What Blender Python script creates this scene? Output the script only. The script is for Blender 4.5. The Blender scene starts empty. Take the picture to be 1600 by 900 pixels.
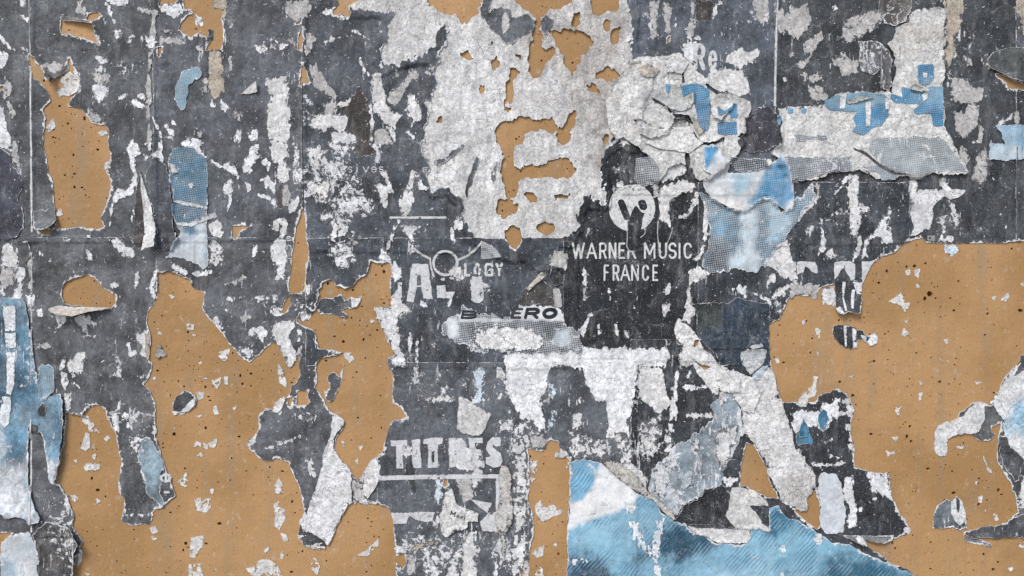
import bpy, math, random
import numpy as np
from mathutils.geometry import delaunay_2d_cdt
from mathutils import Vector

# ------------------------------------------------------------------ camera, sky, sun, exposure
SC = bpy.context.scene
COL = SC.collection
CZ = 1.5                                    # height of the picture's centre above the pavement
cam = bpy.data.cameras.new('camera'); cam.lens = 33.75; cam.sensor_width = 36; cam.clip_end = 500; cam.clip_start = 0.01
camo = bpy.data.objects.new('camera', cam); COL.objects.link(camo)
camo.location = (0, -1.5, CZ); camo.rotation_euler = (math.radians(90), 0, 0)
SC.camera = camo
SUN_EL, SUN_AZ = 44.0, 211.0                # degrees; azimuth clockwise from +Y (wall faces -Y)
W = bpy.data.worlds.new('World'); SC.world = W; W.use_nodes = True
wn = W.node_tree.nodes; wl = W.node_tree.links
sky = wn.new('ShaderNodeTexSky'); sky.sky_type = 'NISHITA'; sky.sun_disc = False
sky.sun_elevation = math.radians(SUN_EL); sky.sun_rotation = math.radians(SUN_AZ)
sky.air_density = 1.0; sky.dust_density = 1.6; sky.ozone_density = 1.0
wn['Background'].inputs['Strength'].default_value = 0.08
wl.new(sky.outputs[0], wn['Background'].inputs['Color'])
sl = bpy.data.lights.new('sun', 'SUN'); sl.energy = 1.25; sl.angle = math.radians(22); sl.color = (1.0, 0.985, 0.965)
so = bpy.data.objects.new('sun', sl); COL.objects.link(so)
e, a = math.radians(SUN_EL), math.radians(SUN_AZ)
sd = Vector((math.sin(a) * math.cos(e), math.cos(a) * math.cos(e), math.sin(e)))
so.rotation_euler = (-sd).to_track_quat('-Z', 'Y').to_euler(); so.location = sd * 8
SC.view_settings.view_transform = 'Standard'; SC.view_settings.look = 'None'
SC.cycles.use_denoising = False; SC.cycles.max_bounces = 4; SC.cycles.diffuse_bounces = 3; SC.cycles.glossy_bounces = 1; SC.cycles.transmission_bounces = 0
SC.view_settings.exposure = 0.86; SC.view_settings.gamma = 1; SC.view_settings.use_curve_mapping = False

# ------------------------------------------------------------------ units: 1 px of layout = 1 mm of wall
def lin(h):
    h = h.lstrip('#'); r = []
    for i in (0, 2, 4):
        c = int(h[i:i + 2], 16) / 255
        r.append(c / 12.92 if c <= .04045 else ((c + .055) / 1.055) ** 2.4)
    return np.array(r, np.float32)
def wx(x): return (x - 800.0) / 1000.0
def wz(y): return CZ + (450.0 - y) / 1000.0

rng = np.random.default_rng(7); random.seed(7)
TBL = rng.random((16, 256, 256)).astype(np.float32)
def vnoise(x, y, wlen, seed=0):
    t = TBL[seed % 16]; s = seed * 37.7
    u = x / wlen + s + 500; v = y / wlen - s * .61 + 900
    iu = np.floor(u).astype(np.int64); iv = np.floor(v).astype(np.int64)
    fu = u - iu; fv = v - iv
    fu = fu * fu * (3 - 2 * fu); fv = fv * fv * (3 - 2 * fv)
    i0 = iu & 255; i1 = (iu + 1) & 255; j0 = iv & 255; j1 = (iv + 1) & 255
    return ((t[j0, i0] * (1 - fu) + t[j0, i1] * fu) * (1 - fv) + (t[j1, i0] * (1 - fu) + t[j1, i1] * fu) * fv)
def torn(x, y, seed=0):                      # -1..1, ragged paper edge
    return ((vnoise(x, y * .8, 17, seed) - .5) * 1.1 + (vnoise(x, y * .6, 7.3, seed + 1) - .5) * 1.0
            + (vnoise(x, y * .6, 3.1, seed + 2) - .5) * .9)
def sstep(a, b, x):
    t = np.clip((x - a) / (b - a), 0, 1); return t * t * (3 - 2 * t)

def P(pts, tile=None):
    a = np.array([[float(q) for q in p.split(',')] for p in pts.split()], np.float64)
    if tile is not None: a = a / 4.0 + np.array([400.0 * tile[0], 225.0 * tile[1]])
    return a
def sdf(poly, X, Y):                         # signed distance, positive inside
    A = poly; B = np.roll(poly, -1, 0)
    d2 = np.full(X.shape, 1e12); ins = np.zeros(X.shape, bool)
    for (ax, ay), (bx, by) in zip(A, B):
        ex, ey = bx - ax, by - ay
        l2 = ex * ex + ey * ey
        if l2 < 1e-9: continue
        t = np.clip(((X - ax) * ex + (Y - ay) * ey) / l2, 0, 1)
        d2 = np.minimum(d2, (X - ax - t * ex) ** 2 + (Y - ay - t * ey) ** 2)
        if ay != by:
            c = ((ay > Y) != (by > Y)) & (X < ex * (Y - ay) / ey + ax)
            ins ^= c
    d = np.sqrt(d2)
    return np.where(ins, d, -d)
def strokes(lines, X, Y):                    # distance to a set of polylines
    d2 = np.full(X.shape, 1e12)
    for L in lines:
        for (ax, ay), (bx, by) in zip(L[:-1], L[1:]):
            ex, ey = bx - ax, by - ay; l2 = ex * ex + ey * ey + 1e-9
            t = np.clip(((X - ax) * ex + (Y - ay) * ey) / l2, 0, 1)
            d2 = np.minimum(d2, (X - ax - t * ex) ** 2 + (Y - ay - t * ey) ** 2)
    return np.sqrt(d2)

# ------------------------------------------------------------------ relief of everything pasted so far (mm above the wall)
G = 2.0
GX0, GX1, GY0, GY1 = -1000.0, 2600.0, -560.0, 1400.0
NX = int((GX1 - GX0) / G) + 1; NY = int((GY1 - GY0) / G) + 1
HM = np.zeros((NY, NX), np.float32)
def hgrid(x0, x1, y0, y1):
    i0 = int(round((x0 - GX0) / G)); i1 = int(round((x1 - GX0) / G)); j0 = int(round((y0 - GY0) / G)); j1 = int(round((y1 - GY0) / G))
    return max(i0, 0), min(i1, NX - 1), max(j0, 0), min(j1, NY - 1)
def bil(F, X, Y):
    u = np.clip((X - GX0) / G, 0, NX - 1.001); v = np.clip((Y - GY0) / G, 0, NY - 1.001)
    i = u.astype(np.int64); j = v.astype(np.int64); fu = u - i; fv = v - j
    return (F[j, i] * (1 - fu) + F[j, i + 1] * fu) * (1 - fv) + (F[j + 1, i] * (1 - fu) + F[j + 1, i + 1] * fu) * fv
def field(polys, margin=24.0):               # union of polygons as a clamped signed distance on the wall grid
    F = np.full((NY, NX), -margin, np.float32)
    for p in polys:
        i0, i1, j0, j1 = hgrid(p[:, 0].min() - margin, p[:, 0].max() + margin, p[:, 1].min() - margin, p[:, 1].max() + margin)
        xs = GX0 + G * np.arange(i0, i1 + 1); ys = GY0 + G * np.arange(j0, j1 + 1)
        X, Y = np.meshgrid(xs, ys)
        s = np.clip(sdf(p, X, Y), -margin, margin)
        F[j0:j1 + 1, i0:i1 + 1] = np.maximum(F[j0:j1 + 1, i0:i1 + 1], s)
    return F

# ------------------------------------------------------------------ materials
def new_mat(name):
    m = bpy.data.materials.new(name); m.use_nodes = True
    nt = m.node_tree; nt.nodes.clear()
    out = nt.nodes.new('ShaderNodeOutputMaterial'); b = nt.nodes.new('ShaderNodeBsdfPrincipled')
    nt.links.new(b.outputs[0], out.inputs[0])
    return m, nt, b
class NB:
    def __init__(s, nt): s.nt = nt
    def n(s, t, **k):
        x = s.nt.nodes.new(t)
        for a, v in k.items(): setattr(x, a, v)
        return x
    def l(s, a, b): s.nt.links.new(a, b)
    def m(s, op, a, b=None, c=None, clamp=False):
        x = s.n('ShaderNodeMath', operation=op, use_clamp=clamp)
        for i, v in enumerate((a, b, c)):
            if v is None: continue
            if hasattr(v, 'links'): s.l(v, x.inputs[i])
            else: x.inputs[i].default_value = v
        return x.outputs[0]
    def mix(s, f, a, b, blend='MIX'):
        x = s.n('ShaderNodeMix', data_type='RGBA', blend_type=blend)
        for i, v in ((0, f), (6, a), (7, b)):
            if hasattr(v, 'links'): s.l(v, x.inputs[i])
            elif i == 0: x.inputs[0].default_value = v
            else: x.inputs[i].default_value = (*v[:3], 1)
        return x.outputs[2]
    def noise(s, vec, scale, detail=4, rough=.55, dist=0.0):
        x = s.n('ShaderNodeTexNoise'); s.l(vec, x.inputs['Vector'])
        x.inputs['Scale'].default_value = scale; x.inputs['Detail'].default_value = detail
        x.inputs['Roughness'].default_value = rough; x.inputs['Distortion'].default_value = dist
        return x.outputs[0]
    def ramp(s, v, a, b, lo=0.0, hi=1.0):
        x = s.n('ShaderNodeMapRange', interpolation_type='SMOOTHSTEP'); s.l(v, x.inputs[0])
        for i, q in ((1, a), (2, b), (3, lo), (4, hi)):
            if hasattr(q, 'links'): s.l(q, x.inputs[i])
            else: x.inputs[i].default_value = q
        return x.outputs[0]
    def vec(s, sx=1, sy=1, sz=1, rot=0.0):     # wall position in mm
        g = s.n('ShaderNodeNewGeometry'); mp = s.n('ShaderNodeMapping')
        mp.inputs['Scale'].default_value = (1000 * sx, 1000 * sy, 1000 * sz); mp.inputs['Rotation'].default_value = (0, rot, 0)
        s.l(g.outputs['Position'], mp.inputs['Vector']); return mp.outputs[0]
    def attr(s, name, out='Fac'):
        x = s.n('ShaderNodeAttribute', attribute_name=name); return x.outputs[out]

def scale_col(k, col, f):                     # colour times a scalar socket
    x = k.n('ShaderNodeVectorMath', operation='SCALE'); k.l(col, x.inputs[0]) if hasattr(col, 'links') else None
    k.l(f, x.inputs['Scale']); return x.outputs[0]

def crackle(k, v, size, warp, seed_off=0.0):
    """distance to the nearest crease of an irregular cell pattern"""
    nz = k.n('ShaderNodeTexNoise'); k.l(v, nz.inputs['Vector']); nz.inputs['Scale'].default_value = 1 / (size * .6); nz.inputs['Detail'].default_value = 4
    nz.inputs['Roughness'].default_value = .62
    sc = k.n('ShaderNodeVectorMath', operation='SCALE'); k.l(nz.outputs['Color'], sc.inputs[0]); sc.inputs['Scale'].default_value = warp
    dv = k.n('ShaderNodeVectorMath', operation='ADD'); k.l(v, dv.inputs[0]); k.l(sc.outputs[0], dv.inputs[1])
    vo = k.n('ShaderNodeTexVoronoi', feature='DISTANCE_TO_EDGE'); k.l(dv.outputs[0], vo.inputs['Vector']); vo.inputs['Scale'].default_value = 1 / size
    return vo.outputs['Distance']

def paper_core(k, v, col):
    """bare torn paper: fibres, grime, crackle"""
    n1 = k.noise(v, 1 / 22, 5, .65)
    n2 = k.noise(v, 1 / 4.5, 4, .65)
    f = k.m('MULTIPLY', k.ramp(n1, .34, .62, .76, 1.07), k.ramp(n2, .36, .60, .74, 1.08))
    vo = k.n('ShaderNodeTexVoronoi', feature='DISTANCE_TO_EDGE')
    dv = k.n('ShaderNodeVectorMath', operation='ADD'); nz = k.n('ShaderNodeTexNoise'); k.l(v, nz.inputs['Vector'])
    nz.inputs['Scale'].default_value = 1 / 9; nz.inputs['Detail'].default_value = 4
    sc = k.n('ShaderNodeVectorMath', operation='SCALE'); k.l(nz.outputs['Color'], sc.inputs[0]); sc.inputs['Scale'].default_value = 16
    k.l(v, dv.inputs[0]); k.l(sc.outputs[0], dv.inputs[1]); k.l(dv.outputs[0], vo.inputs['Vector']); vo.inputs['Scale'].default_value = 1 / 15
    line = k.m('MULTIPLY', k.ramp(vo.outputs['Distance'], .0, .03, 1, 0), k.ramp(n1, .42, .56))
    sp = k.ramp(k.noise(v, 1 / 2.0, 3, .65), .58, .68)
    f = k.m('MULTIPLY', f, k.m('SUBTRACT', 1.0, k.m('MULTIPLY', line, .5)))
    f = k.m('MULTIPLY', f, k.m('SUBTRACT', 1.0, k.m('MULTIPLY', sp, .42)))
    warm = k.mix(k.ramp(k.noise(v, 1 / 45, 2), .52, .7, 0, .22), (1, 1, 1), (.95, .89, .81))
    c = scale_col(k, col, f)
    c = k.mix(1.0, c, warm, 'MULTIPLY')
    h = k.m('ADD', k.m('MULTIPLY', n2, .9), k.m('MULTIPLY', line, -.6))
    return c, h

def make_torn(name='torn_paper', crumpled=False):
    m, nt, b = new_mat(name); k = NB(nt); v = k.vec()
    c, h = paper_core(k, v, scale_col(k, k.attr('Col', 'Color'), k.m('ADD', 1.20 if crumpled else 1.13, 0.0)))
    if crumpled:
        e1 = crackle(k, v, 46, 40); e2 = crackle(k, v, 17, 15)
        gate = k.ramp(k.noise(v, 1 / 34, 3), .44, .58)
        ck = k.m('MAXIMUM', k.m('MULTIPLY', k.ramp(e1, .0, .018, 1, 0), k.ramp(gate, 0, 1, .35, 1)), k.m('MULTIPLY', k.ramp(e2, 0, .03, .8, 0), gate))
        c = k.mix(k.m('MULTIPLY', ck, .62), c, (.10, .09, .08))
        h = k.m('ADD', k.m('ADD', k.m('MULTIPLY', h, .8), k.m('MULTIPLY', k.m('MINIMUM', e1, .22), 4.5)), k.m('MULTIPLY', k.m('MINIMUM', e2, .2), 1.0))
    rimd = k.ramp(k.attr('edge'), 0, 1.2, .86, 1.0)
    c = scale_col(k, c, rimd)
    # scraps of print still clinging
    thr = k.m('SUBTRACT', k.m('SUBTRACT', .70, k.m('MULTIPLY', k.attr('wear'), .15)), k.ramp(k.attr('edge'), 0, 6, .12, 0))
    ink = k.ramp(k.noise(v, 1 / 8, 6, .7, .3), thr, k.m('ADD', thr, .03))
    c = k.mix(k.m('MULTIPLY', ink, .92), c, (.085, .09, .10))
    k.l(c, b.inputs['Base Color']); b.inputs['Roughness'].default_value = .92; b.inputs['Specular IOR Level'].default_value = .2
    bp = k.n('ShaderNodeBump'); bp.inputs['Strength'].default_value = .5; bp.inputs['Distance'].default_value = .0016
    k.l(h, bp.inputs['Height']); k.l(bp.outputs[0], b.inputs['Normal'])
    return m

def make_print(name, half=0.0, stripe=False, period=3.3, var=1.0):
    m, nt, b = new_mat(name); k = NB(nt); v = k.vec(); vs = k.vec(1, 1, .32)
    core, ch = paper_core(k, v, k.mix(0.0, (.78, .78, .785), (.7, .7, .7)))
    col = k.attr('Col', 'Color')
    # uneven print, rubbed and dusty
    tone = k.m('MULTIPLY', k.ramp(k.noise(v, 1 / 60, 4, .6), .34, .66, 1 - .56 * var, 1 + .24 * var), k.ramp(k.noise(v, 1 / 6, 5, .72), .34, .66, 1 - .26 * var, 1 + .24 * var))
    ink = scale_col(k, col, tone)
    dust = k.m('MULTIPLY', k.ramp(k.noise(vs, 1 / 17, 6, .72), .49, .70), .34 * var)
    ink = k.mix(dust, ink, (.30, .30, .305))
    scr = k.m('MULTIPLY', k.ramp(k.noise(k.vec(1, 1, .07), 1 / 4, 4, .7), .62, .74), .24)
    ink = k.mix(scr, ink, (.42, .42, .42))
    scr2 = k.m('MULTIPLY', k.ramp(k.noise(v, 1 / 1.7, 3, .7), .57, .68), .34)
    ink = k.mix(scr2, ink, (.5, .5, .5))
    brown = k.m('MULTIPLY', k.ramp(k.noise(v, 1 / 50, 3), .54, .68), .5)
    ink = k.mix(brown, ink, k.mix(1.0, ink, (1.08, .98, .90), 'MULTIPLY'))
    ec = crackle(k, v, 58, 60)
    crz = k.m('MULTIPLY', k.ramp(ec, 0, .012, 1, 0), k.ramp(k.noise(v, 1 / 45, 3), .47, .58))
    ink = k.mix(k.m('MULTIPLY', crz, .55), ink, (.02, .02, .022))
    crl = k.m('MULTIPLY', k.ramp(k.m('ABSOLUTE', k.m('SUBTRACT', ec, .022)), 0, .012, 1, 0), k.ramp(k.noise(v, 1 / 30, 3), .48, .6))
    ink = k.mix(k.m('MULTIPLY', crl, .5), ink, (.5, .5, .5))
    if half > 0:
        g = k.n('ShaderNodeSeparateXYZ'); k.l(k.vec(1, 1, 1, math.radians(38)), g.inputs[0])
        q = 2 * math.pi / period
        d = k.m('MULTIPLY', k.m('SINE', k.m('MULTIPLY', g.outputs[0], q)), k.m('SINE', k.m('MULTIPLY', g.outputs[2], q)))
        amount = k.ramp(k.noise(v, 1 / 40, 3), .35, .65, -.15, .35)
        dots = k.ramp(d, k.m('SUBTRACT', .12, amount), k.m('SUBTRACT', .42, amount), 0, half)
        ink = k.mix(dots, ink, (.66, .68, .69))
    if stripe:
        g = k.n('ShaderNodeSeparateXYZ'); k.l(k.vec(1, 1, 1, math.radians(50)), g.inputs[0])
        sc_ = k.n('ShaderNodeSeparateColor'); k.l(col, sc_.inputs[0])
        pr = k.ramp(sc_.outputs[0], .50, .28)
        wob = k.m('MULTIPLY', k.noise(v, 1 / 60, 2), 12)
        d = k.m('SINE', k.m('MULTIPLY', k.m('ADD', g.outputs[2], wob), 2 * math.pi / 5.2))
        ln = k.m('MULTIPLY', k.m('MULTIPLY', k.ramp(d, -.2, .9), pr), k.ramp(k.noise(v, 1 / 40, 4), .46, .60))
        ink = k.mix(k.m('MULTIPLY', ln, .34), ink, (.42, .62, .72))
        ln2 = k.m('MULTIPLY', k.m('MULTIPLY', k.ramp(d, .2, -.8), pr), k.ramp(k.noise(v, 1 / 34, 4), .46, .60))
        ink = k.mix(1.0, ink, k.mix(k.m('MULTIPLY', ln2, .6), (1, 1, 1), (.30, .46, .56)), 'MULTIPLY')
    w = k.attr('wear'); ed = k.attr('edge')
    fn = k.noise(v, 1 / 10, 8, .74, .4)
    big = k.ramp(k.noise(vs, 1 / 90, 3), .3, .7, .05, -.05)
    thr = k.m('ADD', k.m('SUBTRACT', .668, k.m('MULTIPLY', w, .26)), big)
    fl = k.ramp(fn, thr, k.m('ADD', thr, .025))
    fs = k.noise(k.vec(1, 1, .17), 1 / 5.5, 6, .66)
    thr2 = k.m('ADD', k.m('SUBTRACT', .675, k.m('MULTIPLY', w, .17)), k.ramp(k.noise(v, 1 / 55, 3), .38, .62, .07, -.035))
    fl = k.m('MAXIMUM', fl, k.ramp(fs, thr2, k.m('ADD', thr2, .03), 0, .9))
    chips = k.ramp(k.noise(v, 1 / 4.2, 4, .6), .675, .695)
    en = k.m('MULTIPLY', k.ramp(k.noise(v, 1 / 5, 5, .65), .34, .66, .05, 1.0), k.ramp(k.noise(v, 1 / 26, 2), .36, .64, .12, 2.1))
    rim = k.ramp(k.m('SUBTRACT', ed, en), -.10, .10, 1, 0)
    mask = k.m('MAXIMUM', k.m('MAXIMUM', fl, chips), rim)
    c = k.mix(mask, ink, core)
    k.l(c, b.inputs['Base Color'])
    k.l(k.ramp(mask, 0, 1, .62, .93), b.inputs['Roughness']); b.inputs['Specular IOR Level'].default_value = .32
    h = k.m('ADD', k.m('ADD', k.m('MULTIPLY', k.noise(v, 1 / 14, 5, .62), .9), k.m('MULTIPLY', k.m('MINIMUM', ec, .08), 3.0)), k.m('MULTIPLY', mask, -.4))
    bp = k.n('ShaderNodeBump'); bp.inputs['Strength'].default_value = .42; bp.inputs['Distance'].default_value = .0022
    k.l(h, bp.inputs['Height']); k.l(bp.outputs[0], b.inputs['Normal'])
    return m

def make_pulp():
    m, nt, b = new_mat('paper_pulp'); k = NB(nt); v = k.vec()
    n1 = k.noise(v, 1 / 40, 6, .65); n2 = k.noise(v, 1 / 4, 7, .72); n3 = k.noise(k.vec(1, 1, .3), 1 / 12, 6, .7)
    f = k.m('MULTIPLY', k.ramp(n1, .34, .62, .82, 1.14), k.ramp(n2, .36, .62, .74, 1.14))
    f = k.m('MULTIPLY', f, k.ramp(n3, .34, .62, .82, 1.12))
    sp = k.m('MULTIPLY', k.ramp(k.noise(v, 1 / 1.9, 4, .65), .585, .66), .42)
    f = k.m('MULTIPLY', f, k.m('SUBTRACT', 1.0, sp))
    ec = crackle(k, v, 24, 26); gt = k.ramp(k.noise(v, 1 / 40, 3), .42, .6)
    f = k.m('MULTIPLY', f, k.m('SUBTRACT', 1.0, k.m('MULTIPLY', k.m('MULTIPLY', k.ramp(ec, 0, .03, 1, 0), gt), .55)))
    warm = k.mix(k.ramp(k.noise(v, 1 / 30, 4), .46, .68, 0, .3), (1, 1, 1), (.96, .90, .82))
    c = k.mix(1.0, scale_col(k, k.attr('Col', 'Color'), f), warm, 'MULTIPLY')
    k.l(c, b.inputs['Base Color']); b.inputs['Roughness'].default_value = .95; b.inputs['Specular IOR Level'].default_value = .15
    h = k.m('ADD', k.m('ADD', n2, k.m('MULTIPLY', n3, 1.2)), k.m('MULTIPLY', k.m('MINIMUM', ec, .2), 2.5))
    bp = k.n('ShaderNodeBump'); bp.inputs['Strength'].default_value = .5; bp.inputs['Distance'].default_value = .0025
    k.l(h, bp.inputs['Height']); k.l(bp.outputs[0], b.inputs['Normal'])
    return m

def make_wall():
    m, nt, b = new_mat('ochre_painted_concrete'); k = NB(nt); v = k.vec()
    base = k.mix(k.ramp(k.noise(v, 1 / 260, 3), .42, .58), lin('#a98254'), lin('#bb9264'))
    base = k.mix(k.ramp(k.noise(v, 1 / 60, 6, .6), .52, .72, 0, .30), base, lin('#9c7d54'))
    base = k.mix(k.ramp(k.noise(k.vec(1, 1, .12), 1 / 30, 5, .6), .50, .70, 0, .48), base, lin('#97876f'))
    base = k.mix(k.ramp(k.noise(v, 1 / 16, 7, .7), .57, .72, 0, .6), base, lin('#cbbfab'))
    base = k.mix(k.m('MULTIPLY', k.ramp(k.noise(k.vec(1, 1, .55), 1 / 9, 6, .74), .55, .68), k.ramp(k.noise(v, 1 / 75, 3), .48, .60)), base, k.mix(.55, base, lin('#cfc8bb')))
    base = k.mix(k.m('MULTIPLY', k.ramp(k.noise(v, 1 / 11, 5, .7), .56, .70), .42), base, lin('#8a6a42'))
    fine = k.ramp(k.noise(v, 1 / 3, 5, .65), .3, .7, .93, 1.06)
    c = scale_col(k, base, fine)
    specks = k.ramp(k.noise(v, 1 / 3.4, 3, .5), .71, .74, 0, .75)
    c = k.mix(specks, c, lin('#6a4d2c'))
    k.l(c, b.inputs['Base Color']); b.inputs['Roughness'].default_value = .55; b.inputs['Specular IOR Level'].default_value = .35
    h = k.m('ADD', k.noise(v, 1 / 22, 4, .5), k.m('ADD', k.m('MULTIPLY', k.noise(v, 1 / 5, 4, .55), .22), k.ramp(k.noise(v, 1 / 7, 2, .4), .66, .76, 0, .25)))
    bp = k.n('ShaderNodeBump'); bp.inputs['Strength'].default_value = .55; bp.inputs['Distance'].default_value = .0025
    k.l(h, bp.inputs['Height']); k.l(bp.outputs[0], b.inputs['Normal'])
    return m

def make_ink():
    m, nt, b = new_mat('lettering_ink'); k = NB(nt); v = k.vec()
    c = scale_col(k, k.attr('Col', 'Color'), k.ramp(k.noise(v, 1 / 6, 6, .68), .32, .68, .72, 1.08))
    dk = k.m('MAXIMUM', k.ramp(k.noise(v, 1 / 6, 6, .72), .60, .64, 0, .8), k.m('MULTIPLY', k.ramp(crackle(k, v, 20, 20), 0, .03, .75, 0), k.ramp(k.noise(v, 1 / 24, 2), .45, .55)))
    c = k.mix(dk, c, (.07, .073, .078))
    k.l(c, b.inputs['Base Color']); b.inputs['Roughness'].default_value = .7; b.inputs['Specular IOR Level'].default_value = .25
    bp = k.n('ShaderNodeBump'); bp.inputs['Strength'].default_value = .3; bp.inputs['Distance'].default_value = .001
    k.l(k.noise(v, 1 / 6, 5), bp.inputs['Height']); k.l(bp.outputs[0], b.inputs['Normal'])
    return m

def make_ground():
    m, nt, b = new_mat('pavement_concrete'); k = NB(nt); v = k.vec()
    c = k.mix(k.noise(v, 1 / 300, 6), (.22, .21, .20), (.32, .31, .30))
    c = scale_col(k, c, k.ramp(k.noise(v, 1 / 6, 5), .3, .7, .8, 1.1))
    k.l(c, b.inputs['Base Color']); b.inputs['Roughness'].default_value = .9
    return m

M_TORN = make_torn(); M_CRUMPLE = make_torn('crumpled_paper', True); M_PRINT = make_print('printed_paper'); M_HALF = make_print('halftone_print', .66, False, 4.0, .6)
M_BLUE = make_print('blue_halftone_print', .34, False, 4.0, .5); M_STRIPE = make_print('striped_blue_print', 0.0, True, 4.0, .35)
M_PULP = make_pulp(); M_WALL = make_wall(); M_INK = make_ink(); M_GROUND = make_ground()

# ------------------------------------------------------------------ mesh of one paper piece, by marching squares on its torn outline
WEAR = []; NEAR = [None]
def wear_at(X, Y):
    w = np.zeros(X.shape, np.float32)
    for (x, y, rx, ry, s) in WEAR:
        r2 = ((X - x) / rx) ** 2 + ((Y - y) / ry) ** 2
        w += s * np.exp(-r2 * 1.1)
    if NEAR[0] is not None: w += .5 * np.exp(-np.maximum(-bil(NEAR[0], X, Y), 0) / 3.2) * vnoise(X, Y, 25, 4) * 1.3
    return np.clip(w, -.6, 1.0)

def march(f, X, Y, attrs):
    """f>0 inside; returns vertex arrays, faces (list of index arrays by size), boundary segments"""
    ny, nx = f.shape; ins = f > 0
    vid = np.full((ny, nx), -1, np.int64); nn = int(ins.sum()); vid[ins] = np.arange(nn)
    px = [X[ins]]; py = [Y[ins]]; at = {q: [a[ins]] for q, a in attrs.items()}
    ch = ins[:, :-1] != ins[:, 1:]; cv = ins[:-1] != ins[1:]
    hid = np.full(ch.shape, -1, np.int64); nh = int(ch.sum()); hid[ch] = nn + np.arange(nh)
    vvid = np.full(cv.shape, -1, np.int64); nv = int(cv.sum()); vvid[cv] = nn + nh + np.arange(nv)
    th = (f[:, :-1] / (f[:, :-1] - f[:, 1:] + 1e-12))[ch]; tv = (f[:-1] / (f[:-1] - f[1:] + 1e-12))[cv]
    th = np.clip(th, .02, .98); tv = np.clip(tv, .02, .98)
    def ie(A, kind):
        t_ = th if kind == 'h' else tv
        if A.ndim == 3: t_ = t_[:, None]
        if kind == 'h': return A[:, :-1][ch] * (1 - t_) + A[:, 1:][ch] * t_
        return A[:-1][cv] * (1 - t_) + A[1:][cv] * t_
    for kind in 'hv':
        px.append(ie(X, kind)); py.append(ie(Y, kind))
        for q, a in attrs.items(): at[q].append(ie(a, kind))
    case = ins[:-1, :-1] * 1 + ins[:-1, 1:] * 2 + ins[1:, 1:] * 4 + ins[1:, :-1] * 8
    N = [vid[:-1, :-1], vid[:-1, 1:], vid[1:, 1:], vid[1:, :-1]]
    E = [hid[:-1], vvid[:, 1:], hid[1:], vvid[:, :-1]]
    faces = []; segs = []
    for c in range(1, 16):
        sel = case == c
        if not sel.any(): continue
        toks = []; crossings = []
        for q in range(4):
            a_, b_ = (c >> q) & 1, (c >> ((q + 1) % 4)) & 1
            if a_: toks.append(N[q])
            if a_ != b_: toks.append(E[q]); crossings.append((q, a_))
        faces.append(np.stack([t[sel] for t in toks][::-1], 1))
        for z, (q, a_) in enumerate(crossings):
            if a_:
                q2 = crossings[(z + 1) % len(crossings)][0]
                segs.append(np.stack([E[q][sel], E[q2][sel]], 1))
    cat = lambda L: np.concatenate(L) if L else np.zeros(0)
    return cat(px), cat(py), {q: np.concatenate(a, 0) for q, a in at.items()}, faces, (np.concatenate(segs) if segs else np.zeros((0, 2), np.int64)), nn

def make_mesh(name, co, faces, smooth_n, attrs, mat):
    me = bpy.data.meshes.new(name)
    tot = np.concatenate([np.full(len(q), q.shape[1], np.int32) for q in faces]); loops = np.concatenate([q.ravel() for q in faces]).astype(np.int32)
    me.vertices.add(len(co)); me.vertices.foreach_set('co', co.astype(np.float32).ravel())
    me.loops.add(len(loops)); me.loops.foreach_set('vertex_index', loops)
    me.polygons.add(len(tot)); me.polygons.foreach_set('loop_start', np.concatenate([[0], np.cumsum(tot)[:-1]]).astype(np.int32))
    sm = np.zeros(len(tot), bool); sm[:smooth_n] = True
    me.polygons.foreach_set('use_smooth', sm)
    for q, a in attrs.items():
        if a.ndim == 2:
            t = me.attributes.new(q, 'FLOAT_COLOR', 'POINT'); t.data.foreach_set('color', np.concatenate([a, np.ones((len(a), 1))], 1).astype(np.float32).ravel())
        else:
            t = me.attributes.new(q, 'FLOAT', 'POINT'); t.data.foreach_set('value', a.astype(np.float32))
    me.update(calc_edges=True); me.materials.append(mat)
    return me

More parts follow.
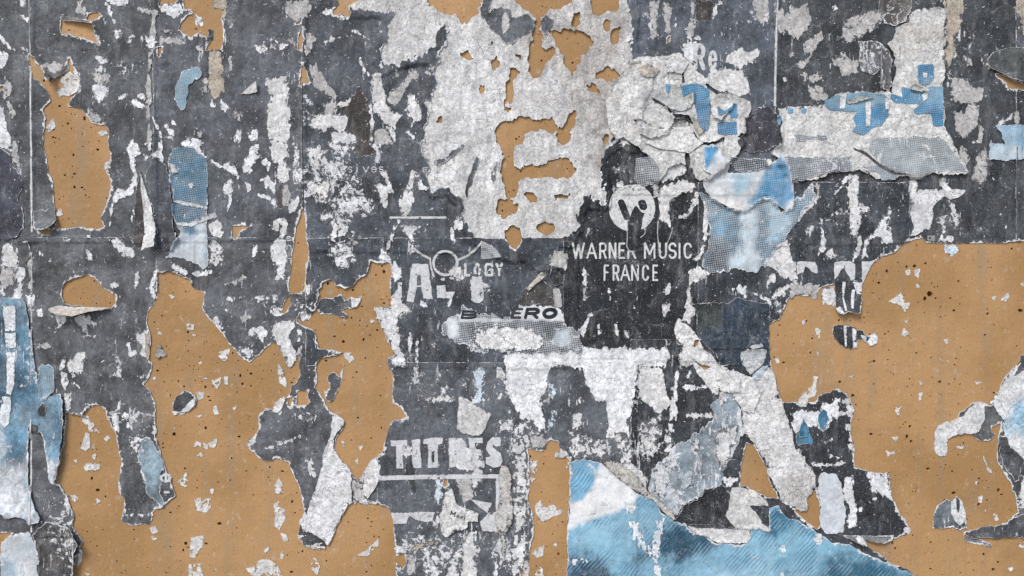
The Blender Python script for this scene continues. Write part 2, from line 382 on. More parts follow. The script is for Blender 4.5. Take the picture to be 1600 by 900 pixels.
COUNT = [0]; TRIS = [0]; ORIGIN = {}
def piece(name, poly, mat, col, *, step=2.0, thick=.5, rag=2.2, rim=3.0, cut=(), lift=(), wrinkle=.5, edge_lift=.9, parent=None,
          label=None, cat=None, group=None, kind=None, paint=(), wear=0.0, back=False, holes=(), fn=None, bbox=None, erode=0.0, smooth_base=True, fleck=0.0, crumple=0.0):
    COUNT[0] += 1; sd_ = COUNT[0]
    if bbox is None:
        pp = poly if poly is not None else None
        bbox = (pp[:, 0].min(), pp[:, 0].max(), pp[:, 1].min(), pp[:, 1].max())
    mg = rag * 1.4 + 2 * step + 2
    al = lambda q, up: GX0 + math.ceil((q - GX0) / G) * G if up else GX0 + math.floor((q - GX0) / G) * G
    bl = lambda q, up: GY0 + math.ceil((q - GY0) / G) * G if up else GY0 + math.floor((q - GY0) / G) * G
    x0, x1, y0, y1 = al(bbox[0] - mg, 0), al(bbox[1] + mg, 1), bl(bbox[2] - mg, 0), bl(bbox[3] + mg, 1)
    xs = np.arange(x0, x1 + step * .5, step); ys = np.arange(y0, y1 + step * .5, step)
    X, Y = np.meshgrid(xs, ys)
    s = fn(X, Y) if fn is not None else sdf(poly, X, Y)
    tn = torn(X, Y, sd_ % 11)
    f = s + rag * tn
    if fleck: f = f + fleck * ((vnoise(X, Y * .38, 4.2, sd_ + 9) - .5) * 1.4 + (vnoise(X, Y * .5, 2.0, sd_ + 10) - .5) * 1.0)
    ed = f / max(rim, .05)
    for hpoly in holes:
        h_ = -sdf(hpoly, X, Y) + min(rag, 1.6) * tn
        f = np.minimum(f, h_); ed = np.minimum(ed, h_ / 1.2)
    for (F, r_, rg_) in cut:
        h_ = -bil(F, X, Y) + rg_ * torn(X, Y, 12)
        f = np.minimum(f, h_); ed = np.minimum(ed, h_ / r_)
    if erode > 0:
        er = (vnoise(X, Y, 5.5, sd_ + 3) * .5 + vnoise(X, Y, 2.4, sd_ + 4) * .35 + vnoise(X, Y, 19, 5) * .3)
        f = np.minimum(f, (er - erode) * 9)
    f = f.astype(np.float64)
    f[0, :] = np.minimum(f[0, :], -1); f[-1, :] = np.minimum(f[-1, :], -1); f[:, 0] = np.minimum(f[:, 0], -1); f[:, -1] = np.minimum(f[:, -1], -1)
    if not (f > 0).any(): return None
    # height: lies on whatever is already pasted there
    i0, i1, j0, j1 = hgrid(x0 - 6, x1 + 6, y0 - 6, y1 + 6)
    Hl = HM[j0:j1 + 1, i0:i1 + 1]
    pad = np.pad(Hl, 1, mode='edge'); mx = Hl.copy()
    for dj in (0, 1, 2):
        for di in (0, 1, 2): mx = np.maximum(mx, pad[dj:dj + Hl.shape[0], di:di + Hl.shape[1]])
    if smooth_base:
        bl_ = mx.copy()
        for _ in range(2):
            q = np.pad(bl_, 1, mode='edge'); bl_ = (q[:-2, 1:-1] + q[2:, 1:-1] + q[1:-1, :-2] + q[1:-1, 2:] + 2 * q[1:-1, 1:-1]) / 6
        mx = np.maximum(mx, bl_)
    full = HM.copy() if False else None
    u = np.clip((X - (GX0 + i0 * G)) / G, 0, mx.shape[1] - 1.001); v = np.clip((Y - (GY0 + j0 * G)) / G, 0, mx.shape[0] - 1.001)
    iu = u.astype(np.int64); iv = v.astype(np.int64); fu = u - iu; fv = v - iv
    base = (mx[iv, iu] * (1 - fu) + mx[iv, iu + 1] * fu) * (1 - fv) + (mx[iv + 1, iu] * (1 - fu) + mx[iv + 1, iu + 1] * fu) * fv
    wr = wrinkle * (vnoise(X, Y, 34, sd_ + 5) * .9 + (1 - np.abs(2 * vnoise(X, Y, 22, sd_ + 6) - 1)) ** 3 * .8 + vnoise(X, Y, 9, sd_ + 7) * .35)
    if crumple:
        wr = wr + crumple * ((1 - np.abs(2 * vnoise(X + 9 * vnoise(X, Y, 20, 2), Y, 38, sd_ + 2) - 1)) * 1.0 + (1 - np.abs(2 * vnoise(X, Y + 7 * vnoise(X, Y, 16, 3), 17, sd_ + 3) - 1)) ** 2 * .55)
    el = edge_lift * np.exp(-np.maximum(f, 0) / 5.0) * np.maximum(vnoise(X, Y, 28, sd_ + 8) * 1.9 - .75, 0)
    top = base + thick + wr + el
    for (lx, ly, dx, dy, ln, hh) in lift:
        q = math.hypot(dx, dy); t = np.clip(((X - lx) * dx + (Y - ly) * dy) / q / ln, 0, 1.3)
        top = top + hh * t * t
    C = np.empty(X.shape + (3,), np.float32); C[:] = lin(col) if isinstance(col, str) else col
    for (pc, pts, soft) in paint:
        w_ = sstep(-soft, soft, sdf(pts, X, Y) + soft * .9 * torn(X, Y, 5))[..., None]
        C = C * (1 - w_) + lin(pc) * w_
    wv = np.clip(wear_at(X, Y) + wear, -.5, 1.2)
    # record relief
    st = int(round(G / step)) if step <= G else 1
    if step <= G:
        fs = f[::st, ::st]; ts = top[::st, ::st]
        ii = int(round((x0 - GX0) / G)); jj = int(round((y0 - GY0) / G))
        a0, b0 = max(0, -jj), max(0, -ii); a1 = min(fs.shape[0], NY - jj); b1 = min(fs.shape[1], NX - ii)
        sub = HM[jj + a0:jj + a1, ii + b0:ii + b1]; m_ = fs[a0:a1, b0:b1] > 0
        sub[m_] = np.maximum(sub[m_], ts[a0:a1, b0:b1][m_])
    px, py, at, faces, segs, nn = march(f, X, Y, {'h': top, 'edge': np.clip(ed, -1, 8), 'wear': wv, 'Col': C})
    n = len(px)
    x_, y_, z_ = (px - 800) / 1000, -at['h'] / 1000, CZ + (450 - py) / 1000
    ox, oz = float((bbox[0] + bbox[1]) / 2 - 800) / 1000, CZ + (450 - float((bbox[2] + bbox[3]) / 2)) / 1000
    ox, oz = round(ox, 4), round(oz, 4)
    co = np.stack([x_ - ox, y_, z_ - oz], 1)
    flist = list(faces); nsm = sum(len(q) for q in flist); tot = [co]; ats = {q: [at[q]] for q in ('edge', 'wear', 'Col')}
    ue, inv = np.unique(segs, return_inverse=True); inv = inv.reshape(segs.shape)
    cur = n
    th_m = thick / 1000 + .0001
    tot += [co[ue], co[ue] + np.array([0, th_m, 0])]
    for q in ats: ats[q] += [at[q][ue], at[q][ue]]
    a_, b_ = cur + inv[:, 0], cur + inv[:, 1]; k_ = len(ue)
    flist.append(np.stack([a_, b_, b_ + k_, a_ + k_], 1)); cur += 2 * k_
    if back:
        tot.append(co + np.array([0, th_m, 0]))
        for q in ats: ats[q].append(at[q] if q != 'Col' else np.broadcast_to(lin('#cfc8bd'), at[q].shape))
        for q in faces: flist.append(q[:, ::-1] + cur)
        cur += n
    me = make_mesh(name, np.concatenate(tot), flist, nsm, {q: np.concatenate(a) for q, a in ats.items()}, mat)
    TRIS[0] += sum(len(q) * (q.shape[1] - 2) for q in flist)
    o = bpy.data.objects.new(name, me); COL.objects.link(o)
    ORIGIN[o.name] = (ox, oz)
    if parent is not None:
        o.parent = parent; po = ORIGIN[parent.name]; o.location = (ox - po[0], 0, oz - po[1])
    else: o.location = (ox, 0, oz)
    if label: o['label'] = label
    if cat: o['category'] = cat
    if group: o['group'] = group
    if kind: o['kind'] = kind
    return o
# ------------------------------------------------------------------ where the ochre wall shows (torn through everything)
def T(c, r, *strs): return [P(s, (c, r)) for s in strs]
OCHRE = []
OCHRE += T(0, 0,
 "388,118 470,125 580,150 590,215 612,235 622,282 580,262 500,235 440,210 395,212 385,180",
 "540,95 575,72 620,78 640,98 600,120 575,135 540,130",
 "180,350 215,365 222,392 255,415 290,460 320,510 345,490 385,450 425,400 432,375 445,410 470,455 500,465 505,520 490,575 460,605 430,640 430,665 500,680 535,705 560,740 580,775 650,785 680,820 672,880 690,950 695,980 670,1070 700,1135 700,1180 680,1240 655,1320 630,1360 645,1390 655,1415 610,1430 500,1425 430,1430 340,1435 310,1470 270,1470 245,1440 340,1420 355,1390 350,1300 340,1230 335,1140 300,1080 300,1030 285,960 270,900 272,840 290,800 285,720 265,685 285,660 325,640 318,590 290,560 240,500 200,490 190,420",
 "1000,-30 1110,-30 1110,0 1080,20 1030,35 1000,30",
 "1160,-200 1400,-200 1400,60 1390,100 1390,180 1395,250 1385,310 1290,315 1300,280 1320,250 1280,230 1240,205 1200,240 1130,205 1118,180 1140,130 1180,95 1215,90 1200,65 1155,60 1150,40",
 "988,295 1012,300 1005,345 990,355", "-40,530 25,545 28,570 -40,565")
OCHRE += T(1, 0,
 "490,-120 690,-120 650,12 610,18 590,40 585,110 545,100 480,95 465,75 500,50 520,20",
 "1050,-60 1480,-60 1440,20 1400,30 1385,80 1350,110 1330,145 1290,140 1260,110 1250,75 1210,95 1140,80 1110,45 1070,20",
 "1285,345 1325,325 1355,370 1320,390", "1475,395 1505,360 1518,420 1490,438", "1400,560 1420,520 1445,530 1415,575",
 "1455,260 1485,240 1492,290 1468,312", "1140,738 1167,733 1162,768 1142,764", "1565,520 1600,500 1612,600 1600,700 1570,720 1545,690 1570,620",
 "274,165 294,175 288,305 268,312", "250,152 288,112 278,152", "280,535 292,400 314,450 324,515 295,520")
OCHRE += T(2, 0,
 "0,750 40,735 150,745 250,745 290,790 310,800 340,770 350,710 390,680 405,710 400,780 370,820 350,880 310,905 280,880 270,830 150,820 90,845 60,900 20,900 -30,1000 -60,960 -70,920 -110,870 -110,790 -80,745",
 "-20,-60 380,-60 380,0 350,40 250,60 215,70 180,110 140,115 110,85 60,60 40,10",
 "150,100 182,105 175,190 190,240 175,320 250,310 275,330 240,370 210,420 180,440 185,480 130,500 95,450 110,420 105,330 120,220 130,195",
 "240,200 350,190 410,195 470,220 500,270 480,320 430,360 420,400 395,450 375,480 360,440 325,430 315,360 290,300 280,240",
 "383,90 412,85 412,162 378,172", "480,-60 690,-60 670,50 640,85 580,70 510,100 500,50", "568,150 590,130 622,130 587,202 563,192",
 "618,185 672,180 657,272 625,282 613,230", "510,445 570,455 590,400 640,440 660,475 620,505 580,490 520,490",
 "470,535 510,520 545,560 552,600 510,580 475,570", "-10,430 40,415 50,450 30,490 -10,490", "20,348 62,342 52,372", "965,235 990,225 985,265 968,270", "560,865 600,850 595,890 570,890")
OCHRE += T(1, 1,
 "1530,-20 1620,-20 1600,280 1560,260 1525,180 1545,110 1560,50 1540,20", "1495,330 1610,350 1600,430 1550,460 1505,435",
 "410,870 470,848 495,870 490,905 420,905",
 "265,480 285,390 305,400 315,480 312,560 330,640 320,720 305,780 315,830 300,900 270,930 215,945 208,900 215,800 230,700 235,600")
OCHRE += T(2, 1,
 "0,140 60,150 130,135 250,110 350,85 380,125 405,170 370,195 200,215 120,205 50,215 40,290 20,330 0,340 -40,330 -40,150",
 "-10,360 30,380 20,420 -10,440", "70,310 130,290 170,340 165,380 110,365", "255,318 355,313 345,342 270,342",
 "165,520 210,490 255,495 275,525 240,565 190,560", "0,510 50,550 50,610 20,650 0,640 -40,590 -55,540")
OCHRE += T(0, 1, "390,900 395,960 400,1000 530,1015 680,1030 730,995 720,950 650,885 590,830 540,815 470,840 420,865",
 "1453,513 1568,512 1500,547 1482,562 1472,594 1452,582")
OCHRE += T(1, 2,
 "400,50 395,10 440,-20 560,0 600,-10 640,-50 690,-80 715,-165 740,-155 835,-160 845,-80 835,0 850,70 860,125 750,120 760,180 790,240 820,320 865,415 825,445 850,540 855,720 880,730 905,755 940,800 850,830 825,900 800,970 790,1020 760,1060 720,1070 670,1170 640,1200 610,1180 590,1130 545,1090 500,1030 485,995 500,940 540,880 550,830 500,780 460,760 420,690 370,620 380,545 375,480 400,440 500,420 540,400 400,375 385,310 365,275 330,245 250,220 250,185 280,150 370,150",
 "180,80 212,42 224,100 194,155 118,160 106,128 165,140", "255,638 332,638 327,722 290,742 253,732", "198,690 227,680 227,742 198,742")
OCHRE += T(2, 3,
 "100,105 190,120 215,60 240,40 290,60 300,110 270,150 340,150 360,170 360,300 355,480 345,600 350,720 345,900 340,1060 30,1060 60,870 110,800 120,700 130,600 120,480 100,420 105,350 110,250 100,170",
 "768,300 807,288 802,354 773,342",
 "1460,65 1500,70 1540,130 1590,230 1615,320 1665,410 1600,410 1520,370 1470,340 1425,340 1430,250 1445,150")
OCHRE += T(1, 3, "1168,285 1197,273 1202,332 1173,337", "870,760 930,750 940,830 900,870 870,830")
OCHRE += T(3, 3, "270,370 295,360 315,440 320,580 300,600 260,570 200,530 160,480 200,490 240,480 245,410")
OCHRE += T(3, 0, "1370,400 1400,450 1500,490 1640,540 1640,562 1540,565 1510,555 1480,510 1420,470")
OCHRE += T(0, 3, "-60,625 80,630 40,660 10,700 0,780 -60,790")
OCHRE += T(2, 2, "1140,330 1164,322 1157,362 1128,372", "1108,430 1180,478 1242,492 1200,508 1150,472")
OCHRE += T(3, 2, "1395,862 1450,848 1435,905 1392,905")
OCHRE.append(P("245,424 270,424 280,430 295,438 299,450 322,457 317,482 325,495 345,520 362,542 380,560 390,566 400,558 419,542 426,536 434,537 441,550 451,572 459,567 465,550 469,557 466,570 469,585 467,595 456,602 454,612 447,622 437,645 425,637 415,635 405,650 404,667 398,680 386,694 400,711 415,721 437,716 450,722 457,735 465,757 472,775 475,787 475,800 467,815 469,825 465,837 475,855 507,857 522,837 525,817 535,805 540,795 552,785 575,782 600,787 610,797 614,820 615,845 617,862 620,900 620,985 115,985 115,900 120,870 129,847 122,835 115,822 117,810 114,797 105,775 95,757 86,752 92,732 100,700 101,675 104,645 120,647 130,649 137,635 155,634 165,642 172,662 181,675 184,692 191,725 186,750 186,770 195,782 192,815 207,820 235,819 242,795 255,792 275,775 265,745 250,702 242,675 244,667 244,630 232,607 225,602 235,587 239,567 234,564 235,522 231,500 230,487 242,475 245,450"))
OCHRE.append(P("1202,505 1217,501 1225,480 1232,465 1247,460 1262,464 1285,450 1310,440 1330,452 1347,442 1360,415 1372,402 1397,394 1412,377 1440,372 1447,379 1467,381 1475,395 1487,401 1500,391 1512,382 1530,379 1537,391 1550,392 1562,385 1570,379 1600,377 1760,375 1760,480 1602,485 1594,495 1596,520 1595,557 1590,570 1572,585 1560,612 1552,625 1547,632 1525,627 1500,642 1495,655 1465,665 1462,675 1460,705 1475,712 1479,687 1492,679 1515,675 1530,690 1545,688 1560,675 1557,700 1560,725 1575,750 1587,780 1590,800 1575,815 1560,820 1525,825 1504,830 1505,837 1600,840 1760,845 1760,985 1450,985 1430,900 1417,890 1392,880 1375,867 1355,852 1350,837 1372,847 1395,842 1415,835 1421,822 1405,800 1392,777 1387,740 1355,736 1335,729 1334,700 1330,675 1329,660 1335,642 1327,622 1307,605 1295,612 1280,615 1272,627 1255,630 1222,627 1212,600 1205,570 1201,545"))
# beyond the picture's edges
OCHRE += [P("-420,60 -330,20 -260,90 -270,240 -340,300 -410,230"), P("-300,560 -180,520 -140,700 -220,860 -330,800"),
          P("1850,420 1960,380 2050,470 2020,700 1900,760 1830,620"), P("1900,-200 2010,-260 2060,-120 1960,-60"),
          P("560,1060 700,1010 800,1090 760,1230 600,1240"), P("1320,1080 1440,1040 1500,1140 1380,1210"),
          P("300,-320 420,-380 520,-300 440,-190 330,-210"), P("1240,-300 1330,-360 1420,-260 1300,-180")]
OF = field(OCHRE)
PULP = [P("546,-60 985,-60 979,0 985,30 984,70 985,95 1000,100 1005,130 985,170 985,225 960,217 952,227 936,247 939,287 940,317 925,310 910,302 904,322 900,350 885,370 865,375 858,395 850,415 840,410 825,390 810,397 790,397 775,382 750,372 735,357 730,335 725,307 712,307 702,295 677,297 670,270 665,245 665,225 665,205 670,185 662,160 672,155 680,140 682,108 687,82 697,68 696,42 690,45 680,58 677,75 667,90 660,84 647,81 642,92 612,99 595,108 594,97 597,82 604,65 606,45 615,30 622,14 600,18 550,15")]
PF = field(PULP)
CUT_O = (OF, 2.6, 2.6)
CUT_OP = (OF, 1.4, 5.5)
CUT_P = (PF, 3.0, 8.0)

# rubbed-through zones of the print (x, y, rx, ry, strength)
WEAR += [(540, 300, 42, 34, .62), (545, 330, 36, 26, .5), (575, 322, 24, 18, .55), (540, 400, 34, 30, .62), (505, 270, 25, 20, .4),
 (200, 110, 24, 22, .5), (210, 60, 22, 16, .35), (490, 170, 40, 30, .3), (520, 250, 40, 18, .5), (470, 300, 16, 40, .3), (430, 470, 60, 22, .35),
 (470, 480, 22, 14, .45), (600, 250, 25, 40, .2), (640, 400, 40, 40, .25), (700, 430, 40, 20, .4), (760, 450, 20, 20, .45), (640, 560, 50, 60, .2),
 (730, 590, 60, 40, .3), (480, 650, 20, 12, .5), (460, 740, 40, 50, .22), (350, 75, 25, 35, .25), (30, 120, 30, 60, .25), (180, 560, 20, 20, .4),
 (105, 800, 30, 24, .5), (100, 850, 30, 30, .3), (215, 700, 18, 22, .5), (215, 650, 30, 14, .5), (560, 60, 40, 30, .12), (430, 75, 34, 18, .4),
 (1490, 70, 50, 60, .28), (1560, 80, 30, 30, .3), (1330, 330, 60, 30, .22), (1400, 320, 40, 40, .2), (1490, 350, 26, 20, .5), (1290, 100, 60, 60, .12),
 (1030, 40, 40, 30, .15), (1160, 40, 40, 40, .2), (1180, 30, 30, 40, .2), (1150, 660, 30, 20, .2), (1250, 760, 30, 60, .15), (1220, 480, 20, 20, .35),
 (1380, 250, 90, 30, .2), (940, 350, 20, 30, .15), (850, 620, 40, 60, .25), (880, 640, 30, 40, .25), (1000, 640, 14, 50, .3), (1010, 700, 40, 30, .55), (930, 700, 40, 30, .5),
 (820, 760, 16, 90, .55), (810, 700, 22, 40, .5), (720, 850, 80, 40, .35), (690, 870, 20, 24, .45), (790, 850, 20, 50, .5), (640, 850, 30, 30, .3),
 (700, 690, 60, 10, .3), (380, 560, 18, 14, .5), (350, 640, 10, 10, .2), (1060, 560, 16, 40, .3), (990, 560, 20, 40, .3), (1100, 470, 30, 30, .1), (1350, 760, 30, 30, .1)]

# ------------------------------------------------------------------ pavement and the wall itself
def simple(name, verts, faces, mat):
    me = bpy.data.meshes.new(name); me.from_pydata(verts, [], faces); me.materials.append(mat); me.update()
    o = bpy.data.objects.new(name, me); COL.objects.link(o); return o
g = simple('pavement', [(-30, -30, 0), (30, -30, 0), (30, 30, 0), (-30, 30, 0)], [(0, 1, 2, 3)], M_GROUND); g['kind'] = 'structure'

def build_wall():
    WL, WR, WT, WB = -2200.0, 3800.0, -1350.0, 1950.0          # px == mm; bottom is the pavement
    pits = []
    def try_pit(x, y, r):
        if bil(OF, np.array([x]), np.array([y]))[0] < r + 1.5: return
        for (a_, b_, c_) in pits:
            if (a_ - x) ** 2 + (b_ - y) ** 2 < (c_ + r + .8) ** 2: return
        pits.append((x, y, r))
    for t_, s in (((0, 0), "275,503,9 372,662,8 293,717,6 527,740,11 424,772,8 332,857,8 348,862,5 392,787,5 515,838,5 432,188,6 1225,181,7 1390,235,6"),
                  ((0, 1), "458,68,8 610,35,9 405,194,7 453,207,5 465,269,9 512,272,8 528,283,5 536,321,6 398,327,5 370,345,4 665,338,5 393,472,4 518,15,5 590,857,6"),
                  ((0, 2), "1012,173,6 1162,22,5 1175,275,8 1180,328,5 1455,407,6 1502,548,10 1570,535,9 1283,618,8 1313,703,7 1115,582,6 1250,430,5 1040,365,5 1110,168,4 965,212,5 1213,485,4 1208,510,4 1385,820,4 1480,650,5"),
                  ((1, 2), "490,302,7 545,335,10 650,202,6 695,238,5 648,233,4 713,293,6 672,322,9 684,318,6 683,438,6 628,526,7 438,455,8 637,810,7 783,873,6 778,673,5 555,230,5 598,187,6 663,115,6 800,95,7 605,13,8 758,373,4 222,590,7 115,413,4 97,515,4 43,517,4 508,652,5 550,575,4 606,557,5"),
                  ((1, 3), "720,38,6 598,50,5 165,245,9 78,283,5 225,435,9 225,450,8 243,505,6 255,380,5 187,530,5 197,770,5 700,540,6 724,562,6 738,653,6 768,657,5 690,692,5 440,805,6 222,875,9 690,873,6 798,608,5 577,563,5 720,590,5 700,515,4"),
                  ((0, 3), "573,289,10 612,363,11 1157,227,7 1447,163,7 1088,12,13 1495,28,9 837,610,6 607,713,6 1160,697,11 1145,738,8 1175,720,6 1288,697,9 1065,716,5 840,670,5 1478,600,5 1440,300,5 545,623,5 1020,98,6 1018,72,6 660,403,7 645,610,4 1065,503,8 1372,572,12 1360,580,10 785,865,4 1040,880,5 1108,478,4 1363,313,5 1540,243,6 1583,393,5"),
                  ((3, 2), "240,205,7 73,232,6 277,315,7 63,294,6 265,404,7 98,466,8 443,202,8 1077,118,5 1163,140,9 1373,160,9 1370,133,5 1357,293,8 927,405,7 755,388,5 885,567,6 750,448,5 783,538,5 450,587,10 530,672,12 550,730,6 1412,655,7 1578,140,14 1070,662,4 1083,667,4 978,155,5 1012,37,18 983,68,13 363,457,4 1110,330,8 1555,362,6 1412,230,6 600,575,4 660,600,5 887,865,10 860,838,6 825,873,5 565,822,4 845,852,5 1078,180,6 1200,100,5 1130,600,6 600,183,5 575,183,4"),
                  ((3, 1), "866,767,9 918,762,12 985,746,8 813,740,5 743,795,9 1190,857,7 1397,770,5 1523,655,8 680,812,5 1320,768,4 930,632,5 1400,850,5 1060,890,5"),
                  ((3, 3), "895,58,10 868,30,12 1000,230,10 1162,380,12 1018,690,7 1348,765,9 1438,815,9 1410,860,12 912,158,5 1060,270,4 768,298,5 645,12,10 700,18,5 950,514,5 1127,678,5 1285,865,6 1258,818,5 1203,880,5 1152,245,7 1320,290,8 1440,365,11 1460,390,8 1370,425,6 1110,205,5 1015,855,7"),
                  ((2, 3), "198,199,6 185,375,5 233,434,4 317,563,7 290,762,9 115,152,8 230,45,9 250,50,8 152,838,5 300,755,5"),
                  ((2, 0), "378,392,7 250,248,6 500,240,6 185,378,7 118,368,7 190,40,5 395,180,4 45,855,5 208,772,4 345,243,4 412,270,4"), ((2, 1), "345,155,5 10,290,6"), ((1, 1), "800,797,10 787,763,6 750,818,6 1540,417,6 1582,300,5 1540,380,4 1580,78,5 450,872,9")):
        for q in s.split():
            x, y, r = (float(z) for z in q.split(',')); try_pit(400 * t_[0] + x / 4, 225 * t_[1] + y / 4, r / 4 * 1.0)
    for _ in range(16000):
        x, y = random.uniform(-100, 1700), random.uniform(-60, 960)
        if float(vnoise(np.array([x]), np.array([y]), 70, 3)[0]) < random.uniform(.25, .95): continue
        try_pit(x, y, min(2.4, .45 + random.expovariate(2.8)))
        if len(pits) > 1050: break
    V = [Vector((WL, WT)), Vector((WR, WT)), Vector((WR, WB)), Vector((WL, WB))]; E_ = [(0, 1), (1, 2), (2, 3), (3, 0)]
    rings = []
    for (x, y, r) in pits:
        b0 = len(V); ph = random.random() * 6; el = random.uniform(.75, 1.3); n_ = 7
        for q in range(n_):
            rr = r * random.uniform(.8, 1.2); a_ = ph + q * 2 * math.pi / n_
            V.append(Vector((x + rr * el * math.cos(a_), y + rr / el * math.sin(a_))))
        E_ += [(b0 + q, b0 + (q + 1) % n_) for q in range(n_)]; rings.append((b0, n_, r))
    vo, eo, fo, ov, oe, of_ = delaunay_2d_cdt(V, E_, [], 0, 1e-5)
    inside = {}
    for i, src in enumerate(ov):
        for s_ in src:
            inside[i] = s_
    ringof = {}
    for ri, (b0, n_, r) in enumerate(rings):
        for q in range(n_): ringof[b0 + q] = ri
    verts = [(wx(v.x), 0.0, wz(v.y)) for v in vo]; faces = []
    for f_ in fo:
        rs = {ringof.get(inside.get(i, -1), -1 - i) for i in f_}
        if len(rs) == 1: continue                              # the mouth of a pit
        faces.append(tuple(f_))
    back_of = {s_: i for i, s_ in inside.items()}
    for (b0, n_, r) in rings:
        cx = sum(V[b0 + q].x for q in range(n_)) / n_; cy = sum(V[b0 + q].y for q in range(n_)) / n_
        d1 = max(.0045, r * .0035); m0 = len(verts)
        for q in range(n_):
            v = V[b0 + q]; verts.append((wx(cx + (v.x - cx) * .92), d1 * .85, wz(cy + (v.y - cy) * .92)))
        verts.append((wx(cx), d1, wz(cy)))
        for q in range(n_):
            a_, b_ = back_of[b0 + q], back_of[b0 + (q + 1) % n_]
            faces.append((a_, b_, m0 + (q + 1) % n_, m0 + q)); faces.append((m0 + q, m0 + (q + 1) % n_, m0 + n_))
    x0_, x1_, z0_, z1_, D = wx(WL), wx(WR), wz(WB), wz(WT), .22
    c = [back_of[0], back_of[1], back_of[2], back_of[3]]; b0 = len(verts)
    verts += [(x0_, D, z1_), (x1_, D, z1_), (x1_, D, z0_), (x0_, D, z0_)]
    faces += [(c[q], c[(q + 1) % 4], b0 + (q + 1) % 4, b0 + q) for q in range(4)] + [(b0, b0 + 1, b0 + 2, b0 + 3)]
    o = simple('pitted_wall', verts, faces, M_WALL)
    o['label'] = 'ochre painted wall pocked with small dark pits behind the torn posters'; o['category'] = 'wall'
build_wall()

# ------------------------------------------------------------------ pasted sheets, from the wall outwards
def rect(x0, y0, x1, y1): return np.array([(x0, y0), (x1, y0), (x1, y1), (x0, y1)], float)
residue = piece('paper_residue', PULP[0], M_PULP, '#d6d4d1', thick=.5, rag=3.5, fn=lambda X, Y: sdf(PULP[0], X, Y) + 10.0, cut=[CUT_OP], rim=1, wrinkle=1.2, edge_lift=.8, crumple=1.6,
    label='broad mottled grey-white paper residue left pasted around the ochre gaps at upper centre', cat='paper',
    paint=[('#dedddb', P("690,60 780,60 790,200 760,300 680,260 680,150"), 40), ('#b4afaa', P("905,110 965,110 975,180 940,260 900,180"), 25), ('#bfbab5', P("800,20 970,20 970,110 900,140 820,90"), 25)])
SHEETS = []
def sheet(x0, y0, x1, y1, col, label, pulp=False, step=2.0, thick=.7, extra=(), **kw):
    o = piece('poster_sheet', rect(x0, y0, x1, y1), M_PRINT, col, step=step, thick=thick, rag=.9, rim=.6, cut=[CUT_O] + ([CUT_P] if pulp else []),
              wrinkle=.8, edge_lift=.55, label=label, cat='poster', **kw)
    SHEETS.append((x0, y0, x1, y1, o)); return o
S = {}
def build_sheets():
    S['A'] = sheet(-120, -70, 52, 376, '#595c5e', 'worn charcoal poster sheet bordering the long thin white vertical line, above the blue sheet')
    S['A2'] = sheet(-120, 372, 132, 975, '#636569', 'scuffed dark grey sheet underneath the blue and white poster')
    S['B'] = sheet(49, -70, 243, 377, '#5a5d60', 'charcoal poster sheet torn open around the tall jug-shaped ochre gap')
    S['B2'] = sheet(49, 371, 300, 835, '#5f6164', 'smoky grey sheet beneath the beige curled flap, hanging in ragged tongues')
    S['C'] = sheet(240, -70, 476, 375, '#5a5d62', 'grey sheet carrying the tall blue halftone strip and the white split tongue')
    S['C2'] = sheet(245, 371, 600, 880, '#616367', 'charred grey sheet torn into ochre between the two long ochre sweeps')
    S['D'] = sheet(472, -70, 740, 392, '#4e5258', 'slate grey sheet with rubbed flakes and faded small lettering beside the mottled residue', pulp=True)
    S['D2'] = sheet(478, 372, 900, 572, '#4a4f56', 'dark sheet with bold white capital letters, ring emblem and halftone band')
    S['D3'] = sheet(590, 566, 990, 975, '#5d6166', 'scratched grey sheet bearing bold white capitals above an outlined white frame', pulp=False)
    S['E'] = sheet(975, -70, 1216, 300, '#5b616a', 'dark sheet with vertical pale tears and a short two letter fragment', pulp=True)
    S['W'] = sheet(880, 205, 1128, 560, '#282b2f', 'near black sheet with white disc emblem and two lines of slim white capitals', pulp=True, wear=-.12)
    S['F'] = sheet(1210, -70, 1590, 380, '#45484b', 'blackish weathered sheet strewn with pale torn chips beside the thin white upright line', wear=-.05)
    S['F2'] = sheet(1090, 285, 1420, 540, '#41464b', 'dark sheet with the white remains of three blocky capitals above the ochre')
    S['G'] = sheet(1586, -70, 1722, 383, '#515358', 'narrow dark sheet joined by a seam next to the curled corner flap')
    S['H'] = sheet(985, 530, 1440, 960, '#383b3f', 'black and white torn sheet between the white diagonal tear and the ochre')
    S['I'] = sheet(1485, 555, 1722, 850, '#5a5b5c', 'ragged dark sheet under the white and pale blue scraps beside the ochre')
    for q in ((-900, -500, -117, 300, '#56595c', 'grey poster sheet pasted further along the wall, upper of a pair'), (-900, 296, -117, 1320, '#505357', 'grey poster sheet pasted further along the wall, lower one of a pair'),
              (1718, -500, 2520, 420, '#4b4d50', 'dark poster sheet pasted further along the wall beyond the curled corner flap'), (1718, 416, 2520, 1320, '#55585b', 'dark poster sheet pasted further along the wall beyond the pale blue scrap'),
              (-119, -500, 800, -67, '#56595d', 'grey poster sheet pasted above the charcoal sheets'), (796, -500, 1720, -67, '#4c4e51', 'dark poster sheet pasted above the white scrap with blue letters'),
              (-119, 972, 800, 1320, '#525457', 'grey poster sheet pasted below the long ochre sweep'), (796, 957, 1720, 1320, '#4b4d50', 'dark poster sheet pasted below the striped blue poster')):
        sheet(*q[:4], q[4], q[5], step=8.0, thick=.9, wear=.08)
